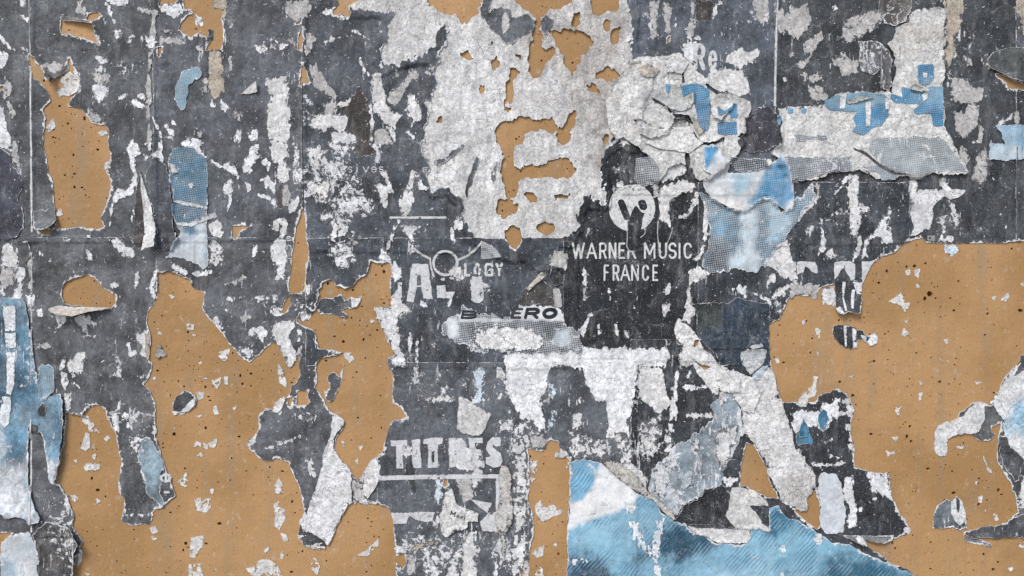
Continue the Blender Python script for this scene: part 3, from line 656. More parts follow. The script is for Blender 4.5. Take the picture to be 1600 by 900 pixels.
# ------------------------------------------------------------------ peeled patches: places where a sheet's printed face is gone (parts of the sheet they belong to)
TONE = {'W': '#e4e4e4', 'L': '#dedcda', 'G': '#bdbab7', 'D': '#b8ad9d', 'K': '#3b3d40', 'B': '#463f3a', 'P': '#d3dde6'}
def host(poly):
    cx, cy = poly.mean(0); best = None
    for (x0, y0, x1, y1, o) in SHEETS:
        d = max(x0 - cx, cx - x1, y0 - cy, cy - y1)
        if best is None or d <= 0 or d < best[0]: best = (d, o)
    return best[1]
PENDING = []
def patches(c, r, *items): PENDING.extend((c, r, it) for it in items)
def build_patches():
    for c, r, it in PENDING:
        t, s = it[:2]; kw = it[2] if len(it) > 2 else {}
        p = P(s, (c, r)); big = (np.ptp(p[:, 0]) * np.ptp(p[:, 1])) > 5000
        dark = t in 'KB'
        k = dict(step=2.0 if big else 1.0, thick=.14, rag=2.6 if big else 1.8, wrinkle=.4 if big else .15, edge_lift=.25, wear=.35, rim=1.0, fleck=3.6)
        k.update(kw)
        if dark: k['rim'] = .5; k['wear'] = 0.0
        piece('peeled_patch' if not dark else 'bare_underlayer', p, M_PRINT if dark else (M_CRUMPLE if big else M_TORN), TONE[t], parent=host(p), **k)

patches(0, 0, ('W', "0,220 35,250 70,285 95,315 60,305 20,265 0,250"), ('W', "-20,290 50,340 60,380 30,420 -20,460"), ('W', "135,0 165,0 160,40 150,60 135,30"),
 ('W', "140,100 180,120 178,140 150,125"), ('W', "130,310 155,285 175,320 150,328"), ('G', "30,520 55,470 60,520 85,520 80,590 60,620 35,620 25,570"),
 ('G', "55,640 85,640 98,720 80,740 60,700"), ('W', "-20,650 25,680 35,760 70,850 75,920 10,930 -20,820"), ('G', "480,30 510,0 515,40 540,40 530,90 510,85 475,80"),
 ('W', "665,20 700,60 715,130 740,180 730,185 700,130 685,90"), ('W', "715,195 755,195 758,240 740,255 720,240"), ('W', "650,-20 800,-20 810,20 760,45 700,25"),
 ('G', "860,60 920,50 960,85 900,85"), ('W', "590,350 640,352 678,380 680,400 630,390 600,375"), ('W', "600,425 640,412 665,430 660,450 615,448"),
 ('G', "580,460 640,455 695,480 685,510 640,520 590,500"), ('W', "575,535 620,525 680,545 685,590 650,605 625,640 610,620 590,575"), ('G', "270,400 330,395 400,400 420,390 390,440 350,465 310,455"),
 ('G', "560,675 600,715 635,740 642,770 600,775 565,740 555,700"), ('W', "820,620 850,615 890,650 905,670 860,675 825,650"),
 ('G', "945,60 985,70 975,200 985,270 960,330 955,400 935,460 950,520 955,600 945,680 940,770 955,830 950,910 915,910 920,830 935,760 915,680 920,600 910,500 930,440 925,380 945,320 920,290 930,240 960,180"),
 ('W', "910,225 960,230 985,260 960,310 925,280"), ('W', "960,735 975,745 1005,830 1020,890 1010,900 990,830 965,780"), ('W', "1000,30 1120,30 1145,60 1130,90 1090,115 1050,85 1000,70"),
 ('G', "1010,195 1050,185 1100,200 1050,220"), ('G', "1000,230 1150,230 1165,260 1120,285 1060,275 1000,285"),
 ('D', "1310,320 1390,320 1395,400 1390,470 1410,520 1400,570 1360,610 1310,600 1300,540 1310,440 1305,380"), ('W', "1310,620 1345,640 1340,672 1315,668"), ('W', "1370,635 1390,625 1410,650 1440,680 1410,690 1380,665"),
 ('W', "1040,770 1060,800 1085,825 1080,845 1055,825 1035,800"), ('W', "1065,755 1085,752 1095,775 1075,782"), ('W', "1035,850 1075,845 1080,862 1045,868"),
 ('G', "1470,700 1500,720 1505,760 1490,770 1470,730"), ('W', "1470,860 1500,800 1515,800 1505,900 1480,890"), ('W', "1555,850 1580,800 1610,820 1610,880 1570,880"), ('W', "1150,890 1200,860 1260,880 1270,900 1200,930"),
 ('G', "1220,820 1270,830 1260,865 1225,860"), ('G', "1440,340 1455,325 1450,370 1440,440 1435,380"), ('W', "1440,140 1465,130 1455,170 1440,165"), ('G', "1240,300 1260,310 1250,380 1240,370"),
 ('L', "730,628 760,600 805,588 800,598 748,634"), ('L', "800,590 890,590 915,610 905,625 870,600"), ('G', "1265,500 1295,480 1300,590 1270,585"), ('W', "1240,700 1250,698 1248,745 1238,742"),
 ('D', "1330,0 1420,-20 1415,60 1400,150 1400,60 1340,50"), ('W', "1225,90 1270,120 1275,160 1240,165 1225,130"), ('K', "1300,190 1335,190 1330,250 1305,250"))
patches(1, 0, ('G', "190,10 330,0 345,60 320,110 260,130 200,110 180,60"), ('G', "200,210 220,200 240,250 230,280 205,265"), ('G', "320,215 350,205 365,240 350,300 320,350 305,330 320,270"),
 ('W', "0,290 60,290 70,310 30,330 0,320"), ('W', "90,250 120,240 130,265 100,270"), ('W', "130,290 170,275 200,280 150,312"),
 ('L', "65,500 140,490 195,470 200,510 205,590 200,650 225,670 220,720 205,760 215,830 190,910 100,910 80,830 65,740 90,640 100,600 75,580"),
 ('W', "430,65 470,60 480,95 585,110 580,125 540,120 470,100 420,80"), ('W', "605,195 640,190 690,240 680,250 640,215"), ('L', "430,265 470,230 540,235 500,250 450,272"),
 ('G', "330,400 380,410 410,470 465,550 510,600 500,640 470,600 440,590 370,540 350,470"), ('G', "440,640 500,620 520,660 510,700 470,730 430,700"), ('L', "520,640 600,610 590,660 550,670 515,690"),
 ('L', "330,740 420,700 500,720 560,720 590,740 570,770 560,830 500,830 460,800 430,830 340,810 325,780"), ('W', "310,625 345,620 350,635 315,640"), ('W', "470,830 560,820 620,850 635,900 480,900"),
 ('B', "655,520 670,590 700,620 715,700 720,900 715,960 690,985 640,985 630,900 625,850 600,815 555,815 570,750 590,720 560,690 515,685 570,670 590,650 610,600 630,550"),
 ('L', "720,470 780,465 790,560 810,620 850,690 910,720 870,780 800,740 750,700 730,620 720,540"), ('L', "760,690 840,700 880,770 870,810 800,770"),
 ('G', "810,600 870,560 930,500 950,450 1000,440 1010,480 960,520 940,570 870,660 830,650"), ('L', "950,580 985,600 1040,700 1030,760 990,765 970,730 950,740 945,640"), ('G', "1060,440 1110,420 1100,470 1060,460"),
 ('G', "740,820 800,800 830,850 870,900 730,900"), ('W', "940,830 970,770 985,760 970,830 1000,860 1020,890 970,870"), ('L', "820,800 850,790 885,900 870,905"), ('L', "690,440 720,470 700,480 640,380 650,370"),
 ('G', "870,420 890,470 880,480"), ('W', "715,640 730,630 735,760 725,900 716,890"))
patches(2, 0, ('G', "860,20 920,0 915,100 905,160 910,220 880,240 850,240 870,200 860,120"), ('G', "945,20 985,10 1000,60 990,130 990,200 975,220 950,180 940,100"),
 ('G', "1110,0 1140,20 1145,170 1135,230 1100,230 1085,200 1120,100"), ('W', "1060,290 1100,260 1150,265 1170,300 1150,340 1140,380 1120,400 1080,360"), ('B', "1150,0 1250,0 1250,110 1210,140 1150,130"),
 ('L', "1320,370 1380,330 1440,300 1460,320 1555,310 1540,350 1500,390 1450,410 1420,440 1380,410 1330,395"), ('L', "1240,440 1330,420 1440,440 1480,520 1490,600 1400,600 1330,570 1240,540 1215,510"),
 ('W', "1015,110 1030,110 1025,180 1012,180"), ('W', "720,210 742,208 745,245 725,260"), ('L', "1270,20 1300,0 1310,15 1275,60 1255,130 1250,90"), ('G', "1500,0 1600,-20 1600,120 1560,160 1520,90"),
 ('W', "1575,90 1600,80 1600,130 1580,140"), ('L', "1300,50 1440,0 1470,60 1480,250 1440,290 1370,240 1330,180", {'wear': .9, 'rag': 5}) if False else ('L', "1085,235 1170,225 1175,250 1120,262"))
patches(3, 0, ('G', "40,100 80,60 110,100 150,30 180,60 220,30 240,20 260,80 265,150 240,200 210,210 180,250 150,230 110,190 80,230 60,180"), ('G', "210,270 270,235 330,200 350,240 300,280 290,320 265,350 235,340"),
 ('G', "170,400 230,370 265,350 240,430 190,430"), ('G', "190,450 240,460 250,530 265,555 230,520"), ('G', "245,490 290,465 340,480 330,510 280,520"), ('G', "260,560 290,530 350,540 370,600 350,640 270,625", {'wear': .8}),
 ('G', "465,160 490,120 560,100 600,70 680,70 720,100 680,180 620,200 580,240 490,280 470,250 425,255 440,230 465,220", {'wear': .8}), ('G', "390,370 440,350 460,320 490,360 510,380 560,390 555,450 500,470 470,465 430,430 400,400"),
 ('G', "1145,480 1230,500 1290,550 1340,555 1335,625 1250,645 1160,640 1140,590"), ('G', "1160,710 1230,700 1250,650 1310,650 1300,790 1250,830 1220,860 1170,830 1160,770"), ('L', "1410,800 1430,765 1500,730 1530,700 1525,740 1460,790"),
 ('G', "1530,705 1560,705 1565,860 1545,850"), ('G', "1230,350 1260,340 1265,400 1240,410"), ('P', "1120,440 1145,440 1135,520 1115,580"), ('D', "1105,0 1225,-40 1215,90 1200,180 1175,240 1170,340 1150,390 1115,430 1100,400 1110,200 1100,100"),
 ('G', "135,330 165,325 170,355 140,360"), ('L', "405,40 425,30 430,60 410,62"), ('D', "1530,-40 1640,-40 1640,240 1585,220 1560,110 1545,50"), ('L', "1545,610 1570,612 1560,628 1542,622"), ('G', "1310,780 1340,785 1330,900 1305,890"), ('L', "1270,890 1320,868 1320,900"),
 ('L', "90,490 110,480 118,500 100,508"))
patches(0, 1, ('G', "75,-20 110,-20 115,80 135,190 145,250 130,210 95,120"), ('W', "0,-20 60,0 75,45 45,25 10,20"),
 ('W', "785,30 830,-20 875,0 875,60 835,80 860,200 860,260 830,320 740,355 710,380 715,420 695,470 690,520 682,500 690,420 705,330 740,285 800,290 830,230 830,160 810,70"),
 ('W', "910,0 950,0 950,75 925,70 880,40 920,100 955,80 1000,90 1015,135 1025,100 1020,0 995,0 990,70 955,60"), ('W', "690,600 740,590 790,640 840,650 845,705 780,705 740,670"),
 ('W', "1120,-10 1250,-10 1260,40 1300,90 1380,130 1430,120 1470,150 1495,210 1495,280 1475,200 1440,180 1370,150 1290,90 1210,40 1150,20"), ('W', "1520,130 1560,40 1610,10 1610,100 1560,190 1520,175"), ('W', "1530,240 1570,245 1585,290 1550,300"),
 ('W', "1400,270 1430,225 1455,220 1455,290 1440,330 1450,350 1425,420 1430,330 1405,300"), ('L', "1310,500 1350,470 1390,480 1395,560 1370,600 1330,560"), ('W', "1080,760 1120,755 1170,790 1185,820 1140,815 1090,785"),
 ('W', "1190,800 1280,790 1330,780 1330,810 1260,835 1200,825"), ('W', "940,850 970,790 985,780 970,880 950,900"), ('W', "1565,655 1610,630 1610,710 1585,700"),
 ('L', "20,620 80,620 100,680 120,730 100,770 10,760 15,690"), ('G', "5,770 100,770 90,870 60,900 5,900"), ('W', "105,765 155,765 140,900 108,900"), ('G', "180,735 210,720 213,900 185,900"), ('W', "545,575 575,572 570,588 550,585"), ('W', "410,600 445,597 430,612"), ('W', "250,675 268,690 262,698"),
 ('L', "850,810 870,800 860,870 840,910 825,905"), ('L', "690,870 720,850 740,890 700,905"), ('L', "1300,620 1340,600 1390,640 1380,760 1310,770", {'wear': .9}), ('G', "1450,860 1530,825 1545,832 1480,870 1380,875"), ('W', "835,420 842,420 838,610 831,600"), ('W', "545,660 575,655 580,700 560,740 548,700", {'rag': 4}))
patches(1, 1, ('L', "85,30 150,-20 205,10 200,80 180,100 205,150 200,235 160,240 135,210 130,130 100,80"), ('W', "35,225 80,200 130,250 120,310 60,260"), ('W', "20,320 50,305 90,330 130,360 135,400 110,395 70,345 30,345"), ('W', "-10,0 20,20 25,90 -10,110"), ('W', "30,110 60,95 90,120 80,170 60,130"),
 ('W', "245,-10 265,20 260,100 245,160 290,190 290,230 245,240 235,180 240,100"), ('B', "135,270 160,255 190,290 205,380 170,400 140,400"), ('G', "165,250 200,260 215,320 210,380 170,380"), ('W', "215,370 240,340 270,330 260,400 235,430 205,430"),
 ('L', "100,490 150,460 200,470 195,560 170,590 140,590 165,520 150,500 125,570"), ('W', "100,620 140,590 190,600 195,700 180,800 170,840 110,860 130,780 95,700"), ('L', "330,30 400,0 430,60 410,140 390,190 350,130 340,90"),
 ('L', "330,260 400,230 450,200 470,260 450,360 400,380 370,330 330,310", {'wear': .6, 'rag': 4}), ('W', "470,150 500,140 560,190 630,200 660,220 640,250 590,240 480,190", {'wear': .9, 'rag': 4}), ('L', "540,310 580,310 585,350 545,360"), ('L', "515,490 550,480 570,520 560,575 525,575"), ('W', "600,545 625,540 638,560 615,575"),
 ('L', "470,460 500,440 510,500 495,610 465,610 480,530"), ('L', "750,250 790,260 850,280 860,300 820,300 810,350 830,430 815,420 780,350"), ('L', "790,180 812,170 855,290 832,282"), ('L', "980,170 1004,170 964,292 938,282"), ('L', "900,350 940,290 980,300 985,340 960,450 920,450 905,400"),
 ('L', "910,510 1000,510 1030,515 990,560 1000,640 985,670 960,670 950,610 930,560"), ('L', "886,470 904,475 835,660 812,672 848,560"), ('W', "790,620 800,600 800,660 835,720 830,745 760,720 785,690"), ('B', "630,-20 715,-20 740,40 720,75 640,85 600,50 570,35 620,55"), ('W', "720,0 780,10 790,80 770,130 740,100 745,50"),
 ('L', "1008,190 1022,285 1075,280 1045,268 1028,230"), ('W', "1230,490 1270,450 1285,470 1290,530 1270,545 1240,520"), ('L', "1215,520 1228,520 1246,600 1235,638 1218,600"), ('L', "1200,790 1250,750 1290,780 1280,850 1220,830"), ('W', "840,760 870,740 905,770 910,830 880,860 845,830"), ('L', "1340,850 1410,830 1430,900 1345,900"),
 ('W', "420,440 490,425 485,460 440,495 400,470", {'wear': .8}), ('G', "600,590 640,610 635,640 590,630"), ('W', "500,620 600,620 620,700 560,770 500,760 470,690", {'wear': 1.0, 'rag': 5}), ('W', "450,-10 620,-10 640,40 600,50 560,60 480,40", {'wear': .8, 'rag': 4}))
patches(2, 1, ('L', "900,40 1040,30 1075,80 1090,170 1020,210 920,250 905,170 880,110 850,60"), ('L', "920,280 1000,235 1100,225 1130,260 1120,300 1060,310 980,370 975,440 1000,530 960,490 920,470 925,380"), ('L', "610,290 640,260 655,220 700,225 700,270 650,300 640,320", {'wear': .6}), ('G', "860,260 915,250 920,330 890,330"),
 ('L', "1130,300 1165,300 1160,370 1135,400 1115,440 1075,470 1050,460 1095,430 1125,390"), ('G', "730,80 740,80 742,260 735,265"), ('G', "620,150 720,140 710,180 640,175", {'wear': .9}), ('L', "1110,800 1150,760 1240,800 1220,830 1110,880"), ('L', "1195,370 1225,400 1215,500 1230,570 1205,620 1190,700 1150,740 1135,720 1185,650 1200,560"),
 ('L', "445,780 470,790 465,890 445,880"), ('G', "470,530 490,520 485,560 465,565"), ('L', "800,500 825,500 830,540 810,530", {'rag': 1}), ('D', "220,720 260,680 340,680 355,720 320,770 270,760 230,770"), ('D', "90,900 190,795 215,810 120,905"), ('L', "960,880 990,870 995,905 965,905"))
patches(3, 1, ('L', "500,180 560,190 555,330 575,440 560,560 540,580 510,560 500,430 495,300"), ('L', "550,580 585,580 575,660 530,730 525,710 555,640"), ('L', "875,330 890,220 930,220 920,300 915,380 890,440", {'thick': .3}), ('L', "300,320 320,330 300,370 240,420 180,490 120,560 95,560 110,510 180,440 240,370"),
 ('W', "405,310 440,260 480,200 492,205 470,270 440,300"), ('G', "300,250 320,250 318,310 300,320"), ('W', "240,520 275,520 270,560 255,575"), ('W', "325,520 345,550 355,650 310,705 325,620"), ('W', "740,410 760,395 765,430 750,500 760,570 765,630 710,620 705,590 680,570 630,600 610,650 610,700 585,720 595,600 650,560 690,500", {'wear': .5}),
 ('L', "590,390 620,400 610,430 590,425"), ('L', "1130,360 1160,380 1175,440 1160,480 1150,420"), ('L', "360,660 400,665 430,700 410,720 380,710 350,690"), ('G', "1080,210 1120,230 1115,280 1070,260"), ('L', "1080,580 1160,580 1150,610 1085,610"), ('P', "1100,620 1180,630 1200,670 1150,705 1110,680"), ('L', "1060,460 1080,455 1105,550 1095,560"),
 ('L', "120,600 150,700 170,770 180,840 90,840 40,790 -40,760 -60,680 0,660 60,600"), ('L', "0,830 40,820 40,860 0,870"), ('L', "170,850 130,880 95,900 110,910 190,880"), ('L', "1395,205 1420,215 1418,238 1395,225"), ('L', "1460,510 1485,515 1475,550 1458,545"), ('G', "1250,230 1280,180 1300,80 1360,0 1375,80 1370,200 1330,280 1290,230", {'wear': .9}), ('G', "1190,10 1240,30 1250,110 1230,140 1190,80"))
patches(0, 2, ('W', "-20,0 30,0 40,40 80,60 105,-10 140,-10 145,70 70,90 50,50 -20,40"), ('L', "170,50 215,50 215,140 190,130"), ('W', "240,140 265,135 285,160 270,185 245,175"), ('W', "345,155 425,170 415,230 350,275 365,210"), ('L', "480,190 500,170 550,170 600,220 590,240 550,230 545,280 575,305 540,300 525,260 490,220"),
 ('L', "420,480 470,430 490,400 535,400 530,520 490,530 440,520"), ('W', "440,525 470,525 495,560 460,565"), ('W', "440,610 460,575 500,620"), ('W', "385,480 400,420 410,430 405,500 390,505"), ('G', "230,350 270,340 355,370 290,375 240,385"),
 ('L', "860,280 930,260 935,330 910,380 910,420 870,410 890,370 855,310"), ('W', "780,345 815,340 820,380 860,400 850,430 815,430"), ('W', "785,290 810,285 815,310 795,320"), ('D', "915,290 940,290 935,450 915,455"), ('W', "870,550 915,535 915,550 880,570"),
 ('L', "385,530 415,530 425,600 415,640 395,620"), ('L', "410,655 445,660 450,760 420,760"), ('W', "700,790 735,785 740,890 720,890"), ('W', "775,780 820,775 825,800 810,830 825,880 800,870 800,830"), ('W', "1400,80 1430,55 1460,60 1455,95 1440,75"), ('W', "1415,135 1445,150 1435,165"),
 ('W', "1330,185 1360,180 1390,250 1380,275 1350,215"), ('W', "1565,260 1610,250 1610,310 1565,290"), ('W', "1480,390 1500,385 1560,350 1585,400 1560,440 1530,440", {'wear': .8}), ('G', "1500,180 1560,165 1590,185 1520,215"), ('W', "925,0 975,-10 978,60 960,60 945,20"), ('L', "740,500 750,460 760,540 768,570 745,545"), ('L', "545,730 580,720 585,735 545,760 520,790 470,780 520,770"),
 ('W', "730,740 760,690 770,650 775,660 750,760 730,768"), ('L', "560,610 585,612 582,618 560,618"), ('W', "970,860 990,880 985,920 965,900"))
patches(1, 2, ('L', "295,-20 350,-20 355,50 320,40"), ('L', "110,210 230,200 250,240 210,290 220,350 250,400 255,440 240,470 200,495 190,440 140,370 105,290"), ('L', "255,260 290,260 285,340 255,340"), ('L', "265,350 285,370 285,410 255,410"), ('W', "-10,250 40,240 70,270 40,330 -10,300"),
 ('W', "215,800 270,770 300,820 270,830", {'wear': .8, 'rag': 3}), ('L', "750,125 860,125 880,90 960,140 890,180 875,240 900,300 890,370 930,420 865,415 820,320 785,240 760,180"), ('L', "850,60 880,0 910,0 905,60 960,140 880,170 850,120"), ('W', "825,445 900,415 935,430 930,465 850,500"),
 ('P', "1350,520 1410,500 1425,520 1420,650 1420,720 1360,710 1380,650 1365,560"), ('L', "1490,500 1540,490 1560,560 1540,570 1500,560"), ('W', "1560,590 1610,560 1610,680 1560,660"), ('W', "1520,840 1610,810 1610,900 1520,900", {'wear': .7}), ('W', "1530,630 1545,640 1550,690 1520,690"),
 ('L', "960,275 975,280 960,390 948,400"), ('L', "1000,330 1020,330 1015,420 1010,580 990,600 998,440"), ('L', "1060,690 1130,680 1190,625 1160,680 1230,685 1225,700 1080,712"), ('W', "1020,70 1070,100 1075,120 1030,100"), ('W', "1195,90 1225,40 1222,105 1198,115"), ('W', "0,60 100,50 100,75 30,85", {'wear': .9, 'rag': 3}), ('W', "100,110 130,130 190,170 180,185 130,175 100,150"),
 ('G', "1130,495 1145,500 1140,580 1130,590"), ('L', "1090,350 1120,340 1110,365 1095,362"), ('W', "260,190 290,140 360,150 340,200 280,210", {'wear': .9, 'rag': 3}))
patches(2, 2, ('W', "-40,420 0,400 120,405 220,378 500,372 960,376 985,440 960,500 800,490 775,560 775,650 755,740 720,830 730,930 600,930 595,820 585,700 530,705 500,670 465,590 450,520 410,490 240,490 220,560 205,640 170,720 185,780 215,830 205,900 180,890 130,830 60,810 0,720 -40,600", {'wear': .1}),
 ('L', "800,490 950,500 955,600 960,680 1000,700 985,740 920,775 870,750 800,680 775,600 780,540", {'wear': .1}), ('W', "170,720 200,705 235,715 215,735 185,740"), ('P', "235,610 255,610 270,650 250,690"), ('P', "240,770 270,770 265,850 230,900 220,850"), ('L', "415,690 430,690 440,720 410,725"), ('L', "390,780 445,780 430,880 380,880"),
 ('W', "415,265 495,150 500,165 465,260 440,305 415,285"), ('W', "950,10 990,-10 985,30 960,35"), ('L', "940,95 975,85 985,130 960,180 940,170"), ('L', "1095,0 1115,0 1120,100 1140,130 1140,200 1100,230 1065,200 1085,130"), ('W', "1090,540 1105,520 1125,525 1120,560 1090,570"), ('W', "1055,630 1100,590 1150,615 1240,605 1230,620 1110,640 1070,640"),
 ('W', "1030,480 1060,420 1045,560 1030,680 1020,830 980,830 980,760 1000,700 1005,590"), ('W', "975,850 1000,840 1005,900 970,900"), ('L', "1080,790 1170,785 1250,780 1250,800 1150,810 1080,815"), ('L', "780,880 870,780 930,790 935,930 790,930", {'wear': 1.1, 'rag': 5}), ('W', "30,860 80,810 130,850 110,920 30,920", {'wear': .9}),
 ('G', "450,0 465,0 462,120 452,120"), ('L', "605,0 620,0 618,80 606,80"), ('W', "530,230 550,220 555,280 540,285"), ('W', "700,270 735,265 735,310 705,320", {'wear': .7}), ('L', "650,230 660,230 658,300 650,290"), ('W', "565,230 580,230 575,290 565,280"), ('W', "1395,0 1470,-20 1465,60 1440,60 1410,20"), ('W', "1510,30 1560,50 1610,60 1610,100 1540,60"), ('L', "1370,0 1390,0 1385,45 1375,45"))
patches(3, 2, ('G', "130,-20 320,-20 310,75 280,80 250,40 180,40 140,70", {'rag': 3.5}), ('W', "135,780 200,765 310,780 330,740 350,715 400,725 420,695 445,690 450,730 430,790 400,830 370,870 350,890 300,870 250,870 210,900 140,900 150,820"), ('L', "475,680 500,685 535,760 530,790 500,800 490,740 470,720"), ('L', "490,850 515,850 510,890 490,890"), ('L', "380,790 420,760 480,770 520,780 470,800 430,820"), ('L', "1380,730 1440,640 1500,545 1560,480 1585,430 1580,480 1500,570 1440,690"),
 ('L', "20,70 60,0 120,-10 110,40 40,60"), ('W', "50,110 80,100 85,160 55,165", {'wear': .8}), ('L', "330,0 415,-10 420,60 405,110 370,100 330,70", {'rag': 3}))
patches(3, 3, ('W', "330,55 400,45 395,60 350,65"), ('W', "380,140 440,155 460,165 385,158"), ('L', "270,200 400,195 490,180 490,200 410,220 280,215"), ('W', "480,280 530,265 525,330 545,420 560,500 545,590 500,590 490,520 520,510 505,450 470,400"), ('W', "610,250 740,265 750,310 770,400 775,430 720,400 650,370 630,300"), ('W', "650,410 680,405 670,430"), ('W', "840,600 885,590 880,640 850,640"),
 ('L', "495,75 530,60 530,115 500,110"), ('W', "570,480 585,480 582,500 572,500"), ('L', "1480,10 1600,-40 1640,-20 1640,160 1590,160 1540,80 1500,90"), ('L', "1560,380 1590,300 1600,240 1640,240 1640,470 1580,480"))
patches(2, 3, ('L', "350,0 440,0 460,60 600,60 610,180 500,140 410,160 350,120", {'wear': .9, 'rag': 3}), ('L', "800,30 900,0 915,100 880,130 820,100"), ('L', "730,80 760,130 720,210 690,190 700,130"), ('L', "600,200 740,190 850,290 830,370 780,340 700,290"), ('L', "0,420 60,390 90,430 110,560 60,600 40,700 80,760 60,860 10,900 -10,700", {'wear': .8}), ('L', "0,50 80,20 95,170 80,330 100,350 60,390 20,370", {'wear': 1.0, 'rag': 4}), ('W', "955,20 990,0 985,110 955,130"),
 ('W', "20,760 60,640 95,680 80,760 40,870", {'wear': .3}), ('L', "640,0 700,0 740,60 760,110 700,120 650,90", {'wear': .9}), ('W', "1310,278 1415,285 1380,330 1340,342"), ('G', "100,20 200,0 220,60 190,110 120,100", {'wear': .9}))
patches(0, 3, ('W', "810,30 880,20 890,90 850,130 820,110", {'wear': .6}), ('W', "885,160 925,300 930,350 910,320 880,220"), ('L', "270,850 325,785 320,830 300,910 270,910"), ('L', "385,905 390,790 415,760 410,850 395,905"), ('L', "780,512 955,512 955,522 780,524"), ('L', "1540,75 1600,20 1595,60 1560,90"), ('L', "270,555 440,570 455,580 440,585 270,565"), ('L', "220,620 290,640 285,655 225,635"))
patches(1, 3, ('L', "1300,640 1380,620 1370,680 1395,740 1380,800 1370,930 1280,930 1290,760"), ('L', "1200,800 1260,730 1290,760 1260,930 1180,930", {'wear': .8}), ('L', "1350,220 1420,230 1410,300 1370,390 1350,330"), ('G', "1250,300 1340,250 1350,400 1300,440 1280,380"), ('L', "670,290 700,200 740,160 775,170 770,290 730,350 690,400 660,390"), ('G', "600,300 660,290 670,380 690,430 610,440"),
 ('W', "610,433 690,423 760,438 740,452 610,447"), ('W', "1040,830 1070,740 1110,720 1160,760 1170,870 1120,920 1060,920", {'wear': 1.2, 'rag': 4}), ('G', "940,780 980,760 1000,820 990,880 960,890"), ('W', "870,720 940,700 1000,690 930,740 880,770"), ('D', "940,745 1000,700 1080,680 1160,690 1080,705 1000,745"), ('W', "880,820 920,850 910,880 880,850"),
 ('P', "1110,290 1160,290 1165,400 1140,450 1120,420 1125,340"), ('K', "940,170 975,160 1005,190 1000,280 1000,390 960,360 945,280"), ('K', "1095,140 1112,130 1118,180 1105,215 1092,180"), ('L', "1100,540 1170,490 1160,560 1110,580"), ('L', "310,165 335,150 370,240 390,280 360,300 320,240", {'wear': .7}), ('L', "60,100 150,65 270,20 280,30 160,80 70,110", {'rag': 1}), ('L', "1240,60 1300,60 1340,130 1400,150 1410,200 1330,250 1280,230 1230,200"), ('L', "900,90 980,85 985,140 940,150 900,130", {'wear': .9}), ('W', "1485,760 1510,690 1520,820 1530,910 1490,910", {'wear': .9}))

NEAR[0] = field([P(it[1], (c, r)) for c, r, it in PENDING if it[0] not in 'KB'], 14.0)
build_sheets()
NEAR[0] = None
build_patches()

# ------------------------------------------------------------------ paper residue specks on the bare wall
def fleck_label(p):
    w, h = np.ptp(p[:, 0]), np.ptp(p[:, 1]); m = max(w, h); x, y = p.mean(0)
    size = 'tiny' if m < 8 else 'small' if m < 14 else 'medium' if m < 24 else 'large'
    shape = 'upright' if h > 1.5 * w else 'sideways' if w > 1.5 * h else 'squat'
    if x < 185 and y < 420: where = 'in the jug-shaped ochre gap'
    elif x < 190: where = 'on ochre between blue poster and hanging dark tongue'
    elif x < 395 and y < 660: where = 'on ochre around the lone dark island of paper'
    elif x < 395: where = 'on ochre beside the hanging dark tongue with turned letters'
    elif x < 620 and y > 700 and x < 500: where = 'on ochre under the charred grey sheet'
    elif x < 620 and y > 700: where = 'on ochre between tall white strip and framed capitals'
    elif x < 620: where = 'on ochre between charred grey sheet and bold capitals'
    elif x < 1000: where = 'on the narrow ochre strip beside the striped blue poster'
    elif y < 500: where = 'on ochre near the curling striped flap'
    elif y < 605: where = 'on ochre around the fish-shaped striped fragment'
    elif y < 705: where = 'on ochre between black torn sheet and hooked white paper'
    else: where = 'on ochre around the shell-shaped chip'
    shape = ('ragged ' if len(p) >= 7 else '') + shape
    return f'{size} {shape} white paper fleck {where}'
def flecks(c, r, *strs):
    for s in strs:
        p = P(s, (c, r))
        piece('paper_fleck', p, M_TORN, '#d9d6d1', step=1.0, thick=.3, rag=2.4, wrinkle=.25, edge_lift=.4, rim=1.0, wear=.05, erode=.42,
              label=fleck_label(p), cat='paper', group='paper flecks on the bare ochre wall')
flecks(0, 0, "380,480 430,450 490,455 505,500 500,560 470,580 430,600 370,605 355,575 395,530 370,510", "290,800 330,750 345,790 310,820", "610,830 670,815 680,840 640,842")
flecks(0, 1, "355,410 385,410 395,440 375,460 358,450", "655,120 690,110 695,150 665,155")
flecks(0, 2, "975,250 1000,250 1010,290 985,300", "985,360 1010,350 1040,420 1000,440 975,430", "1170,230 1210,230 1210,260 1175,255", "1205,290 1230,285 1230,310 1210,308", "1370,400 1430,385 1430,430 1390,460 1370,430", "1235,550 1290,555 1330,570 1385,555 1380,600 1360,640 1330,610 1310,575", "1400,555 1425,555 1430,600 1410,615", "1225,650 1275,650 1275,690 1240,700", "1330,740 1350,735 1370,790 1345,790", "1225,800 1270,790 1250,810", "1060,45 1090,55 1075,68", "1235,460 1265,460 1250,478", "510,800 550,790 560,830 600,860 620,900 560,900 540,850 510,840", "930,565 975,560 975,574 940,575", "1070,880 1100,860 1095,885", "1450,745 1475,740 1470,765")
flecks(1, 2, "130,475 150,470 185,540 195,600 185,625 145,590", "110,730 140,700 180,665 185,700 140,780 100,770", "550,410 600,400 620,450 590,470 555,440", "765,485 785,480 780,502", "710,200 740,190 765,215 720,225")
